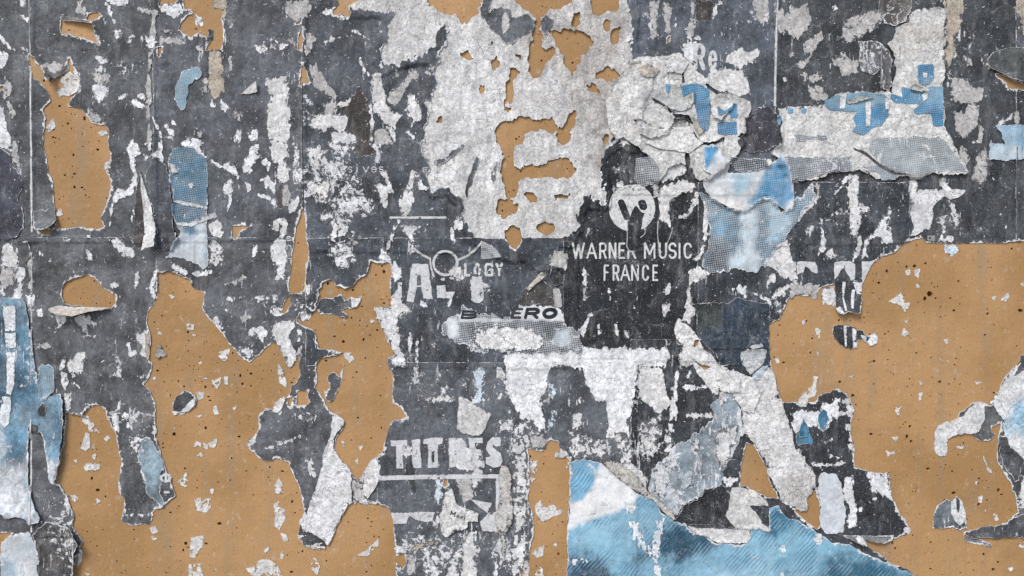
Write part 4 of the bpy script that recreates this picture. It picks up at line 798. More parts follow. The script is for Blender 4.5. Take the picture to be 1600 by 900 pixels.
flecks(0, 3, "510,100 535,0 570,0 565,100 535,115", "640,40 670,20 695,40 665,58", "520,215 540,195 630,200 630,235 540,240", "445,180 480,170 490,240 465,220", "430,400 470,390 500,420 470,435", "570,435 610,410 628,430 600,450", "1205,100 1230,55 1300,75 1360,35 1350,90 1300,115 1240,85", "1225,145 1250,130 1280,150 1255,165", "1110,310 1140,290 1165,260 1185,320 1160,345", "1215,420 1260,405 1320,415 1315,480 1280,512 1225,495", "1195,660 1275,645 1265,720 1225,795 1190,780", "1185,820 1255,820 1265,910 1180,910", "935,600 970,585 995,620 960,640", "1535,850 1590,840 1610,900 1570,900", "490,740 515,720 510,800 485,850", "1455,380 1500,378 1495,388", "570,150 600,140 595,170", "530,880 560,885 555,900", "670,455 700,455 690,470", "1310,360 1340,350 1335,390 1320,385", "940,650 990,655 990,680 950,675")
flecks(1, 3, "115,330 145,275 165,330 150,345 165,380 115,380", "110,450 140,430 180,490 185,540 150,620 110,590 120,520", "155,635 185,640 203,680 180,680", "320,780 360,780 405,840 380,895 350,860", "0,800 80,790 140,840 170,920 0,920", "40,740 80,710 95,720 60,760", "150,760 170,745 172,795 155,790", "690,740 740,690 775,650 765,710 700,775 630,770 640,755", "265,640 310,640 320,660 280,665", "300,705 410,690 430,720 350,730", "540,60 555,65 550,90", "640,85 665,90 655,115", "620,180 640,160 635,220")
flecks(2, 3, "110,180 170,170 160,240 130,270 110,220", "145,460 180,430 210,470 260,450 280,480 330,480 300,520 250,530 200,560 170,550", "110,290 150,285 160,310 120,320", "130,760 160,720 200,710 195,770 160,790", "150,890 180,830 210,890 190,910", "275,130 340,120 360,150 290,160", "335,190 365,185 365,230 340,225", "245,700 280,690 285,715 255,715", "80,800 110,800 100,900 70,890")
flecks(3, 2, "760,85 800,50 830,25 850,60 890,70 885,120 855,160 830,115", "830,285 850,250 880,285 860,308 830,295", "290,250 315,250 335,270 320,320 300,300", "35,445 55,440 75,465 55,470", "60,380 82,385 70,395", "215,205 235,200 225,235 212,228", "500,545 530,545 525,565 500,562", "940,655 958,655 958,700 940,705", "795,735 830,730 815,770 825,805 795,780", "285,550 310,555 295,600 310,650 290,680 250,690 240,740 200,750 180,740 190,700 230,650 270,620 290,580", "1450,75 1500,30 1505,60 1470,90", "1395,60 1420,55 1415,85", "1110,455 1140,452 1130,466", "1155,470 1182,460 1175,480", "1288,588 1330,592 1290,602", "1100,325 1122,320 1118,345", "850,200 870,190 865,225", "305,400 320,405 312,425", "950,590 962,592 958,612")
flecks(3, 1, "860,795 880,790 885,815 865,815", "915,790 945,785 935,830 920,820", "915,870 940,870 950,900 925,900", "1215,735 1240,730 1240,745", "1235,880 1250,878 1245,895", "1565,875 1600,860 1600,900")
flecks(3, 3, "740,120 790,120 795,145 750,150", "1345,150 1360,180 1400,260 1370,240 1350,190", "1300,400 1340,400 1335,440 1310,440", "1410,510 1440,510 1440,550 1415,555", "1345,480 1365,485 1360,505", "1290,310 1310,310 1300,335", "1500,850 1525,850 1520,870", "1560,700 1600,690 1600,720 1570,720", "1020,430 1050,425 1040,445", "775,35 805,35 795,55", "1175,90 1225,85 1215,105 1185,105")

# ------------------------------------------------------------------ separate scraps
def scrap(label, c, r, s, col, mat=M_TORN, name='paper_scrap', cat='paper', **kw):
    k = dict(step=1.0, thick=.5, rag=2.4, wrinkle=.6, edge_lift=1.1, rim=1.6 if mat is not M_TORN else 1.0, fleck=1.4 if name != 'paper_flap' else 0.0); k.update(kw)
    p = P(s, (c, r)) if c is not None else P(s)
    if np.ptp(p[:, 0]) * np.ptp(p[:, 1]) > 14000: k['step'] = 2.0
    return piece(name, p, mat, col, label=label, cat=cat, **k)
def sub(parent, name, c, r, s, col, mat=M_TORN, **kw):
    k = dict(step=1.0, thick=.25, rag=1.4, wrinkle=.25, edge_lift=.4, rim=1.0); k.update(kw)
    return piece(name, P(s, (c, r)) if c is not None else P(s), mat, col, parent=parent, **k)

# left side
bp = scrap('long blue and white poster hanging in curled strips down the edge over dark paper', 0, 2,
  "-420,60 0,60 150,60 175,130 205,300 225,450 245,600 260,700 345,670 385,655 408,720 412,820 400,1000 385,1090 350,1210 325,1190 305,1030 270,900 195,880 190,960 180,1100 195,1250 230,1360 265,1430 260,1460 200,1465 160,1430 40,1440 -20,1380 -420,1400",
  '#7c9cae', M_PRINT, name='poster', cat='poster', thick=1.0, wear=.34, wrinkle=1.6, rim=2.2, lift=[(90, 560, 1, .3, 30, 3.0)],
  paint=[('#547a90', P("0,200 200,250 230,480 250,700 60,760 0,700", (0, 2)), 18), ('#536a77', P("0,90 160,90 190,230 120,260 0,240", (0, 2)), 10), ('#d8dce0', P("-400,1060 190,1080 185,1240 240,1370 270,1460 -400,1460", (0, 2)), 14), ('#6f9bb6', P("40,880 180,880 180,1060 60,1060", (0, 2)), 12), ('#c9d3d9', P("-400,860 30,880 40,1050 -400,1060", (0, 2)), 10), ('#7ba3bb', P("310,820 410,720 400,1080 340,1090", (0, 2)), 8), ('#dfe3e6', P("290,1080 390,1080 350,1230 300,1210", (0, 2)), 8)])
for s in ("30,110 105,110 105,270 40,270", "40,280 105,280 105,380 45,370", "50,400 105,400 100,600 80,670 50,660", "25,680 75,680 70,840 40,870 10,830"):
    sub(bp, 'white_stripe', 0, 2, s, '#e2e4e5', wear=.1)
sub(bp, 'torn_hole', 0, 2, "245,760 270,720 295,720 305,760 285,800 255,790", '#3d3f41', M_PRINT, rim=.4)
sub(bp, 'torn_hole', 0, 2, "185,900 200,840 255,850 260,900", '#3d3f41', M_PRINT, rim=.4)
scrap('small blue rectangle of paper lapping over the dark seam beside the long blue poster', 0, 2, "245,500 270,475 345,490 345,640 300,700 262,690 248,600", '#7d98a6', M_BLUE, wear=.25)
scrap('dusky blue-black paper panel bulging with a torn right edge beside the thin white line', 0, 1, "-420,30 0,20 60,60 90,130 130,220 150,270 115,320 130,380 150,450 155,530 110,590 0,600 -420,600", '#464853', M_PRINT, thick=.8, rim=.8, wear=-.1)
scrap('little dark square scrap above the pale upright strips at the far edge', 0, 1, "95,610 190,610 195,690 165,740 110,700", '#5b5d5e', M_PRINT, thick=.8)
scrap('pale blue-white cloudlike scrap below the hanging blue poster', 0, 3, "20,690 60,650 130,625 200,630 215,690 250,710 255,810 235,830 240,1040 -60,1040 10,900", '#cfd8dd', M_BLUE, wear=.2, rim=2.5, thick=.9, paint=[('#dfe0e0', P("110,800 235,800 240,1040 100,1040", (0, 3)), 5), ('#9db3bf', P("20,800 100,800 100,1040 20,1040", (0, 3)), 10)])
fl = scrap('dark grey flap lifting away from the wall with shadow on the ochre', 0, 3, "210,640 290,560 440,585 455,595 515,688 490,740 475,850 458,920 450,1040 250,1040 250,830 225,700", '#5d5b5a', M_PRINT, name='paper_flap', thick=.8, back=True, wear=.2, lift=[(80, 850, 1, 0, 45, 14.0)], rim=1.4)
scrap('grey flap corner curling up under the tall jug-shaped ochre gap', 0, 1, "225,520 215,430 345,400 352,440 362,470 358,500 340,520 290,537 250,535", '#65686a', M_PRINT, name='paper_flap', thick=.6, back=True, lift=[(62, 335, .4, 1, 22, 9.0)], rim=1.2)
scrap('beige curled paper flap drooping beneath the small rounded ochre gap', 0, 2, "318,130 370,108 480,116 560,118 705,122 640,140 560,150 500,172 420,167 350,152", '#c4bcb0', M_TORN, name='paper_flap', thick=.7, back=True, rag=1.0, lift=[(100, 474, 0, 1, 17, 18.0)], wear=0.0)
scrap('dark brown torn slit beside the white tongue', 0, 1, "880,165 892,260 902,420 912,520 885,640 850,640 835,600 843,450 858,300", '#4a4440', M_PRINT, thick=.3, rag=.6, rim=.3, wear=-.3)
scrap('narrow white paper tongue curling out of a dark slit', 0, 1, "885,185 915,290 950,400 975,500 988,560 988,640 930,655 908,672 915,560 905,480 898,380 886,280", '#dcdbd9', M_TORN, name='paper_flap', thick=.6, back=True, rag=.7, wear=0.0, lift=[(222, 330, .15, 1, 62, 16.0)])
scrap('slim dark strip standing beside the white tongue', 0, 1, "905,200 975,80 1040,140 1062,200 1075,300 1080,430 1090,520 1115,600 1060,665 995,668 990,560 960,420 930,300", '#4d5057', M_PRINT, thick=.8, rim=.5, wear=-.15, lift=[(255, 330, 1, 0, 20, 2.5)])
bl = scrap('tall blue halftone strip fading to white at its foot', 0, 1, "1075,30 1180,10 1230,40 1290,90 1300,130 1300,560 1305,760 1270,790 1240,750 1150,715 1050,710 1080,650 1120,600 1130,540 1100,500 1080,430 1085,300 1070,200 1060,110", '#426f88', M_BLUE, name='poster_scrap', cat='poster', wear=.08, rim=1.0,
  paint=[('#d6dcdf', P("1050,560 1310,560 1310,800 1040,800", (0, 1)), 26), ('#3b647c', P("1090,380 1300,420 1190,490 1095,480", (0, 1)), 5)])
for s in ("1060,120 1090,130 1115,180 1090,190 1065,160", "1180,255 1200,245 1220,262 1200,278", "1090,350 1200,370 1300,395 1300,408 1190,390 1095,365", "1100,490 1190,495 1300,440 1350,425 1362,460 1300,480 1200,518 1110,505"):
    sub(bl, 'bare_tear', 0, 1, s, '#cfcfcd', wear=.3)
scrap('small curved blue halftone scrap under the ochre gap at top, beside a dirty white tear', 0, 0, "1150,440 1200,430 1240,430 1268,450 1255,490 1210,510 1185,540 1165,600 1165,680 1140,690 1110,660 1090,620 1110,530 1135,480", '#7d9dac', M_BLUE, name='poster_scrap', cat='poster', wear=.15, rim=1.0)
scrap('dark grey curled lip over the torn ochre hollow', 0, 0, "385,112 395,105 480,112 585,140 600,158 560,152 470,138 400,132", '#6a655e', M_PRINT, name='paper_flap', thick=.7, back=True, rag=.8, lift=[(120, 27, 0, 1, 10, 7.0)], rim=.7)
scrap('white sliver fold standing up at the top of the jug-shaped ochre gap', 0, 0, "255,412 268,412 300,470 335,512 318,516 285,470", '#cfcac2', M_TORN, name='paper_flap', thick=.6, back=True, rag=.5, lift=[(66, 104, 1, 1, 18, 8.0)])
scrap('dark triangular fold bent over the neck of the jug-shaped ochre gap', 0, 0, "265,410 300,440 350,465 400,435 425,398 428,440 360,492 325,505 290,455", '#63605b', M_PRINT, name='paper_flap', thick=.6, rag=1.0, rim=.6, lift=[(85, 110, 0, 1, 18, 6.0)], back=True)
scrap('white triangular folded corner on slate paper', 0, 0, "1505,592 1560,545 1610,512 1615,578 1560,590", '#d2cfca', M_TORN, name='paper_flap', thick=.5, back=True, rag=.8, lift=[(380, 147, 1, -.4, 25, 5.0)])
# islands on the ochre
isl = scrap('small dark island of paper with white torn edge alone on the ochre', 0, 2, "1075,775 1085,700 1155,632 1222,668 1228,690 1220,730 1180,770 1090,792", '#4c4e50', M_PRINT, name='poster_scrap', cat='poster', wear=-.1)
sub(isl, 'torn_edge', 0, 2, "1075,770 1130,770 1180,720 1225,680 1220,730 1180,770 1090,790", '#dcdad8')
scrap('grey triangular chip of paper stuck beside the ragged dark tongue', 0, 2, "985,365 1008,345 1040,420 1000,442 975,432", '#a8a6a1', wear=.6)
s1 = scrap('dark horizontal fragment with a white end bridging the ochre', 1, 2, "380,110 400,65 480,60 530,45 560,75 600,62 655,58 650,90 630,120 590,126 535,140 575,160 570,185 520,180 480,155 410,165 385,140", '#505356', M_PRINT, name='poster_scrap', cat='poster')
sub(s1, 'torn_end', 1, 2, "597,65 655,60 650,90 630,120 597,122", '#dedcda')
scrap('small upright dark fragment with pale edges beside two little ochre windows', 1, 2, "440,560 480,530 525,545 548,470 552,480 535,600 510,640 480,710 440,690 435,650 470,620", '#4f5255', M_PRINT, name='poster_scrap', cat='poster')
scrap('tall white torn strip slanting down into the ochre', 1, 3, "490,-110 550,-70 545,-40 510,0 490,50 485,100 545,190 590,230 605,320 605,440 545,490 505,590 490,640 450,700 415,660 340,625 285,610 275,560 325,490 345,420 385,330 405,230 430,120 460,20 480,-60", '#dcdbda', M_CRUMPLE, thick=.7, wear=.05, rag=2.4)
lf = scrap('pale blue leaf-shaped scrap on the ragged hanging dark tongue', 0, 3, "890,40 940,38 965,80 1000,130 1030,220 1005,260 1005,380 1030,440 1020,470 985,440 930,390 920,330 890,230 865,150", '#8fa3ad', M_PRINT, name='poster_scrap', cat='poster', wear=.15, rim=1.2)
scrap('wedge of light grey paper pointing up through the scratched dark sheet', 1, 2, "1270,680 1320,690 1465,790 1440,870 1420,900 1380,925 1290,905 1255,880", '#cfcdca', M_TORN, thick=.7, rag=1.3, wear=.05)
scrap('white folded wedge with grey underside at the corner of the ochre below the bold capitals', 1, 3, "700,412 668,385 700,340 760,295 768,305 745,350", '#d9d7d4', M_TORN, name='paper_flap', thick=.5, back=True, rag=.8, lift=[(575, 770, 1, .4, 16, 5.0)])
# centre
K = '#474a50'
for s, lb in (("1410,0 1475,-20 1455,80 1500,55 1590,60 1600,110 1700,95 1740,130 1735,185 1640,235 1600,275 1545,278 1525,240 1480,195 1440,150 1410,90", 'dark blotch of old print over pale residue, holding an oval tear'),
              ("1780,130 1810,105 1860,130 1850,170 1815,215 1775,200", 'small round dark blotch of print beside an ochre stem')):
    q = scrap(lb, 1, 0, s, '#5c6066', M_PRINT, name='poster_scrap', cat='poster', thick=.3, rag=3.0, wear=.15, rim=.8)
    if '1410' in s: sub(q, 'pale_tear', 1, 0, "1535,110 1560,85 1585,130 1580,180 1545,220 1535,180", '#c9c6c2')
scrap('dark curved streak across the residue above the slim white capitals emblem', 1, 1, "1085,125 1120,100 1200,80 1280,0 1312,5 1240,75 1150,132", '#65666a', M_PRINT, name='poster_scrap', cat='poster', thick=.3, rag=2.5, rim=.6, wear=.3)
scrap('dark leaning sliver running down the residue', 1, 1, "1378,80 1398,110 1352,230 1318,335 1305,300 1320,220", '#54575c', M_PRINT, name='poster_scrap', cat='poster', thick=.3, rag=2.0, rim=.6)
scrap('smudged dark tick mark on the residue beside the leaning sliver', 1, 1, "1490,120 1505,118 1500,220 1480,245 1455,175", '#6d6c6c', M_PRINT, name='poster_scrap', cat='poster', thick=.3, rag=2.5, rim=.6, wear=.4)
bol = scrap('pale halftone band torn from an older poster, with heavy italic capitals', None, 0, "724,477 745,490 800,497 815,478 868,477 880,490 881,505 905,515 912,540 908,550 880,551 780,550 737,550 734,541 708,533 690,520 696,502 718,490", '#454c52', M_HALF, name='poster_scrap', cat='poster', wear=.35, rim=2.0, rag=5.0, fleck=4.0, thick=.2, wrinkle=.2, edge_lift=.2, paint=[('#dde0e2', P("695,500 715,495 718,525 702,530"), 4), ('#dfe0e0', P("800,476 880,476 881,502 800,500"), 2), ('#c9d4dd', P("868,514 890,516 888,538 866,536"), 5), ('#e0e0e0', P("716,485 735,496 800,499 800,503 718,503"), 2)])
sub(bol, 'peeled_patch', None, 0, "742,520 775,512 832,514 850,530 846,543 812,547 760,546 742,536", '#e2e1df', M_CRUMPLE, fleck=3.5, rag=3.5, wear=.5, thick=.12)
for p_, lb in (("865,392 880,392 888,402 885,425 868,425 858,412", 'small crumpled grey scrap with a nail dent beside the slim white capitals'),):
    scrap(lb, None, 0, p_, '#c4c2be', M_TORN, wear=.3)
scrap('dark brown square gap framed by pale tears above the heavy italic capitals', None, 0, "817,455 842,436 852,440 862,455 864,476 815,476", '#45413e', M_PRINT, thick=.3, rim=.4, wear=-.2)
scrap('beige diagonal strip of bent paper pointing at the crumpled grey scrap', None, 0, "822,451 846,424 852,432 840,442 826,454", '#c7c0b6', M_TORN, name='paper_flap', rag=.8, thick=.7, lift=[(822, 451, 1, -1, 34, 4.0)], back=True)
scrap('pale upright tear framing the brown gap above the italic capitals', None, 0, "864,452 874,450 878,478 866,480", '#c2bfba', M_TORN)
scrap('black jagged piece with white torn outline between emblem and bent strip', None, 0, "862,415 884,420 880,445 868,447 858,432", '#26292d', M_PRINT, thick=.4, rim=1.2)
crk = scrap('thick cracked white paper crust beside the blue halftone letters', None, 0, "985,95 1012,90 1062,85 1090,112 1125,145 1172,160 1174,172 1165,186 1163,207 1150,214 1160,225 1150,245 1130,262 1110,275 1095,282 1085,278 1080,262 1065,255 1040,262 1030,285 1015,280 1020,262 1010,240 995,232 985,225 975,215 960,217 950,200 945,160 965,130", '#d2d0cc', M_CRUMPLE, name='paper_crust', thick=1.2, wrinkle=1.2, edge_lift=2.0, rag=3.5, wear=.05, crumple=1.6, smooth_base=False, holes=[P(q) for q in ("1018,154 1032,161 1044,170 1054,178 1046,179 1030,170", "1047,178 1075,181 1084,196 1072,193 1056,189", "1073,194 1086,209 1092,221 1106,224 1120,221 1134,212 1130,221 1112,229 1092,227 1078,212", "1098,127 1110,137 1124,146 1118,148 1105,139", "1063,112 1068,113 1070,131 1064,132", "985,190 1000,186 1030,200 1050,197 1040,203 1020,205 1000,193", "1070,232 1078,250 1076,270 1070,262 1068,245")])
for s, cl, th in (("880,620 940,650 980,690 1050,700 1110,680 1130,640 1125,580 1060,540 990,540 970,580 900,590", '#b9b9b5', 1.4), ("870,640 960,670 1010,770 960,840 860,870 790,840 770,750 790,690", '#cccac6', 1.2), ("1010,780 1070,750 1110,780 1140,860 1190,900 1100,960 900,930 800,890 870,870 980,820", '#dad8d4', 1.2), ("1230,640 1300,600 1380,640 1350,700 1300,760 1250,740", '#d6d4d0', 1.0), ("790,430 850,415 920,440 880,485 830,490 795,465", '#bdb4a8', 1.4), ("1115,740 1170,760 1190,830 1160,850 1130,800", '#bfb6a9', 1.0), ("940,380 1050,345 1100,400 1060,470 960,455", '#d4d2cf', 1.0)):
    sub(crk, 'cracked_flake', 2, 0, s, cl, M_CRUMPLE, thick=th * .4, wrinkle=.3, edge_lift=2.4, rag=1.2, crumple=1.2, smooth_base=False, wear=.1)
for s in ("1050,545 1130,528 1190,538 1228,570 1232,770 1218,818 1190,826 1160,780 1148,700 1135,650 1135,600 1120,575 1060,615", "955,530 988,530 976,595 963,582", "1280,670 1320,700 1390,650 1400,655 1400,740 1360,745 1350,700 1290,730 1280,720", "1280,770 1395,765 1400,840 1330,845 1280,840"):
    sub(crk, 'blue_letter', 2, 0, s, '#347ba3', M_BLUE, thick=.15, rag=.8, rim=.1, wear=0.0)
scrap('dark hollow between the cracked crust and the near black sheet', 2, 0, "1000,745 1075,735 1110,740 1075,755 1012,782", '#3a3836', M_PRINT, thick=.3, rim=.3, wear=-.3)
scrap('dark purple-black patch between the two runs of blue halftone letters', None, 0, "1163,185 1185,168 1205,170 1218,185 1218,222 1200,238 1175,240 1160,236 1150,222 1163,207", '#3f3e46', M_PRINT, rim=.5, wear=-.1)
wp = scrap('long white scrap with pieces of large blue halftone letters', 3, 0, "870,100 920,60 1000,60 1060,40 1105,60 1090,200 1095,330 1100,430 1085,540 1095,790 1130,860 1150,930 1240,1080 1210,1100 1020,1085 900,1110 740,1120 680,1120 560,1070 510,1080 380,1075 300,1130 200,1130 120,1110 60,1000 0,960 60,900 80,890 70,740 65,690 140,670 330,660 370,640 430,590 600,580 740,580 770,600 765,560 790,470 780,370 740,280 780,250 790,180 860,150", '#d5d3cf', M_CRUMPLE, name='poster_scrap', cat='poster', thick=1.0, wrinkle=1.0, edge_lift=2.4, wear=.12, rag=3.2, crumple=1.8,
  paint=[('#c2bdb5', P("860,150 1090,180 1090,250 800,260", (3, 0)), 20)])
for s in ("925,410 1025,405 1025,490 1000,530 960,540 930,520 925,460", "820,545 880,560 960,585 1000,545 1085,545 1085,790 1020,795 1010,715 910,715 900,690 960,650 870,655 780,650 750,620 760,590 830,610", "350,635 420,595 600,580 720,595 745,660 740,700 750,720 700,790 640,805 590,850 515,825 540,790 520,740 550,700 470,700 370,690 345,660", "120,685 150,680 150,710 120,715", "200,685 235,685 230,712 200,712", "50,720 75,740 70,790 55,780"):
    sub(wp, 'blue_letter', 3, 0, s, '#3983ab', M_BLUE, thick=.15, rag=1.2, rim=.1, wear=-.1, paint=[('#7fa8bb', P("345,660 420,595 600,580 720,595 745,650 540,690", (3, 0)), 6), ('#6a9db8', P("880,545 960,585 1000,545 1085,545 1085,640 900,680 860,655", (3, 0)), 8)])
for s in ("440,595 480,590 475,680 440,685", "600,640 635,640 630,790 600,800", "985,560 992,560 985,620 960,640 950,600", "722,620 745,630 745,690 725,690", "955,455 985,460 985,490 960,495"):
    sub(wp, 'white_gap', 3, 0, s, '#e0e0de', thick=.15, rag=.6, wear=0.0)
for s, cl in (("640,870 1060,855 1110,890 1150,960 1240,1075 1100,1070 1000,1085 920,1110 860,1090 800,1080 690,1030 620,930", '#8d9698'), ("60,985 500,985 520,1060 440,1085 350,1080 200,1130 150,1140 100,1060", '#757a80'), ("160,850 370,848 360,875 165,880", '#6b7880'), ("560,1040 690,1035 800,1090 790,1128 700,1130 680,1080", '#99a5ae')):
    sub(wp, 'halftone_band', 3, 0, s, cl, M_HALF, thick=.3, rag=2.5, rim=.8, wear=.25)
for s in ("870,555 900,530 960,555 985,580 940,578 880,568", "480,640 560,610 650,610 600,630 500,655", "870,1105 950,1095 1010,1085 940,1125 880,1122"):
    sub(wp, 'curled_edge', 3, 0, s, '#aeb0aa', M_TORN, thick=.8, edge_lift=3.0, rag=.8)
sub(wp, 'fold_crack', 3, 1, "520,25 600,50 690,130 790,180 880,190 860,198 780,190 690,150 600,70 530,40", '#55524e', M_PRINT, thick=.2, rag=.6, rim=.2, wear=-.4)
sub(wp, 'nail_head', 3, 1, "-10,125 0,95 15,95 22,120 10,145 -5,145", '#dad6cf', thick=1.2, rag=.3)
scrap('grey weathered paper crack running up beside the white scrap with blue letters', 3, 0, "560,260 680,250 760,330 770,540 740,570 720,560 700,430 650,470 570,440", '#77777a', M_PRINT, wear=.5, rim=1.0, thick=.4)
scrap('brownish grey matted paper hanging above the white scrap with blue letters', 3, 0, "690,-60 900,-60 890,60 860,130 790,170 730,140 690,60", '#6f6a64', M_PRINT, wear=.4, rim=1.2, thick=.6)
bs = scrap('blue and white torn corner scrap hanging over the halftone picture', 2, 1, "1190,20 1240,10 1290,40 1330,110 1360,130 1340,180 1420,180 1520,160 1600,140 1680,60 1720,140 1760,330 1740,400 1700,420 1600,340 1550,350 1500,390 1430,425 1350,400 1250,350 1200,290 1185,240 1240,195 1190,160", '#dfe2e3', M_BLUE, name='poster_scrap', cat='poster', thick=1.3, wrinkle=1.6, edge_lift=2.2, rim=1.8, wear=-.05,
  paint=[('#3f93bf', P("1190,20 1280,20 1240,120 1200,170", (2, 1)), 5), ('#3d8fbb', P("1600,130 1660,60 1720,150 1760,330 1690,420 1600,340 1500,380 1480,370 1560,230", (2, 1)), 7), ('#a5c8d8', P("1380,200 1480,190 1470,300 1380,310", (2, 1)), 10), ('#e4e2dd', P("1220,290 1350,330 1460,400 1350,420 1220,330", (2, 1)), 8)])
sub(bs, 'nail_head', 2, 1, "1575,130 1590,95 1612,100 1618,125 1600,145", '#d8d4cc', thick=1.2, rag=.3)
hp = scrap('grey-blue halftone picture fragment with pale vertical bands under the blue corner scrap', 2, 1, "1150,300 1230,330 1330,390 1430,425 1560,350 1610,340 1680,420 1740,400 1760,330 1810,330 1870,250 1890,330 1800,440 1730,540 1690,600 1660,640 1600,720 1540,800 1470,800 1380,770 1340,800 1230,800 1180,770 1200,690 1230,590 1220,490 1225,400", '#5d7788', M_HALF, name='poster_scrap', cat='poster', thick=.4, rim=2.0, wear=.12, edge_lift=.5, rag=3.2,
  paint=[('#d3e4ec', P("1425,430 1530,430 1530,790 1380,770 1340,740 1420,640", (2, 1)), 7), ('#79aac4', P("1240,450 1350,450 1340,590 1260,570", (2, 1)), 12), ('#a9cede', P("1600,340 1680,420 1730,500 1640,600 1600,600", (2, 1)), 8), ('#434a54', P("1220,590 1340,590 1340,790 1200,780", (2, 1)), 8)])
scrap('dark halftone block above the blue corner scrap', 2, 1, "1350,85 1580,90 1600,140 1500,175 1400,165 1360,125", '#3f464d', M_HALF, name='poster_scrap', cat='poster', rim=.8)
scrap('dark fine halftone square beside the disc emblem', 2, 1, "770,90 860,80 905,150 915,240 860,255 790,280 765,220", '#5a5d60', M_HALF, name='poster_scrap', cat='poster', rim=.6, wear=.2)
nv = scrap('navy blue print torn into a broad panel beside the white diagonal tear', 2, 2, "1110,100 1250,90 1350,95 1420,60 1610,100 1612,200 1600,480 1440,485 1300,485 1280,430 1200,350 1150,270 1150,150", '#323e48', M_PRINT, name='poster_scrap', cat='poster', rim=.6, wear=-.08, paint=[('#4a4f4c', P("1140,110 1320,110 1320,230 1160,270", (2, 2)), 14), ('#2c3a4a', P("1330,100 1450,90 1440,280 1330,280", (2, 2)), 12)])
for s in ("1430,400 1460,385 1560,380 1590,390 1570,470 1490,540 1440,480 1425,430", "1470,370 1550,340 1570,365 1500,380"):
    sub(nv, 'pale_patch', 2, 2, s, '#c3c5c6', wear=.3)
scrap('broad white torn diagonal falling from the dark sheet towards the black and white picture', 2, 2, "1040,195 1090,230 1150,290 1200,370 1270,440 1300,520 1370,550 1400,600 1370,640 1300,640 1280,670 1230,620 1180,560 1120,490 1080,500 1050,480 1040,420 1060,380 1020,290 1015,250", '#dddbd8', M_CRUMPLE, thick=.3, wrinkle=.6, edge_lift=.3, crumple=.8, fleck=2.0, cut=[(OF, 1.2, 1.2)])
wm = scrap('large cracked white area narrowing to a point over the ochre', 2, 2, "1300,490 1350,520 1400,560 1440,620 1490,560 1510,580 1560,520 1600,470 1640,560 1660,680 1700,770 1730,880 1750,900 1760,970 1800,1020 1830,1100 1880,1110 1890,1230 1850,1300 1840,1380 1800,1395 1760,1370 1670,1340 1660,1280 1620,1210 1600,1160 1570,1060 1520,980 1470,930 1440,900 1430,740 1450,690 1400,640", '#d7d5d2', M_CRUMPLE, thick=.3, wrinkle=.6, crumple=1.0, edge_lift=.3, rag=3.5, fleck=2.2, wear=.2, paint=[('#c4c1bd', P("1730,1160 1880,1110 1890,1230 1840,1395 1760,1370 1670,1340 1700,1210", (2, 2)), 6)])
sub(wm, 'pale_blue_print', 2, 2, "1500,540 1560,490 1592,485 1540,572 1500,580", '#a9bac4', M_PRINT, rim=.8)
sub(wm, 'blue_print', 3, 3, "165,20 200,-5 250,-5 280,50 270,80 230,70 180,85", '#4a87a4', M_PRINT, rim=.7)
gm = scrap('mottled grey-blue print spreading above the striped blue poster', 2, 3, "880,230 1000,110 1100,40 1180,-20 1250,-80 1260,-140 1250,-160 1300,-260 1350,-270 1440,-250 1440,-210 1400,-200 1440,-100 1440,0 1420,60 1360,170 1310,250 1300,330 1190,350 1180,400 1060,460 1010,520 930,480 880,420 830,350 860,290", '#8c99a1', M_PRINT, name='poster_scrap', cat='poster', wear=.55, rim=2.0, rag=4.0, fleck=3.0, thick=.3, edge_lift=.3, paint=[('#cfd2d3', P("1290,30 1400,0 1380,160 1290,200", (2, 3)), 10), ('#b7bfc4', P("900,250 1000,200 1000,450 880,400", (2, 3)), 16)])
sh = scrap('black shoe-shaped scrap lying over the white tear and striped blue poster', 2, 3, "1015,540 1060,470 1180,400 1195,350 1250,350 1310,320 1360,380 1350,480 1320,520 1380,570 1385,597 1250,582 1100,572 1020,557", '#2b2c30', M_PRINT, name='poster_scrap', cat='poster', rim=.4, wear=-.1, thick=.7, edge_lift=1.6)
scrap('small blue-black chip above the pale patch beside the narrow ochre gap', 2, 3, "1310,250 1350,170 1430,180 1425,240 1400,275 1330,272", '#4d535b', M_PRINT, name='poster_scrap', cat='poster', rim=.7)
for s_, tn_ in (("1280,20 1400,-40 1400,60 1350,170 1300,230 1270,150", '#dcdbd9'), ("890,240 960,200 990,300 940,420 890,380", '#cfd0d0'), ("1120,60 1170,50 1160,110 1120,120", '#d5d6d6'), ("1290,-250 1330,-240 1330,-190 1300,-170", '#d8d8d6'), ("1040,250 1110,240 1130,330 1060,380", '#b9c0c4')):
    sub(gm, 'peeled_patch', 2, 3, s_, tn_, fleck=3.5, rag=3, wear=.6, thick=.12)
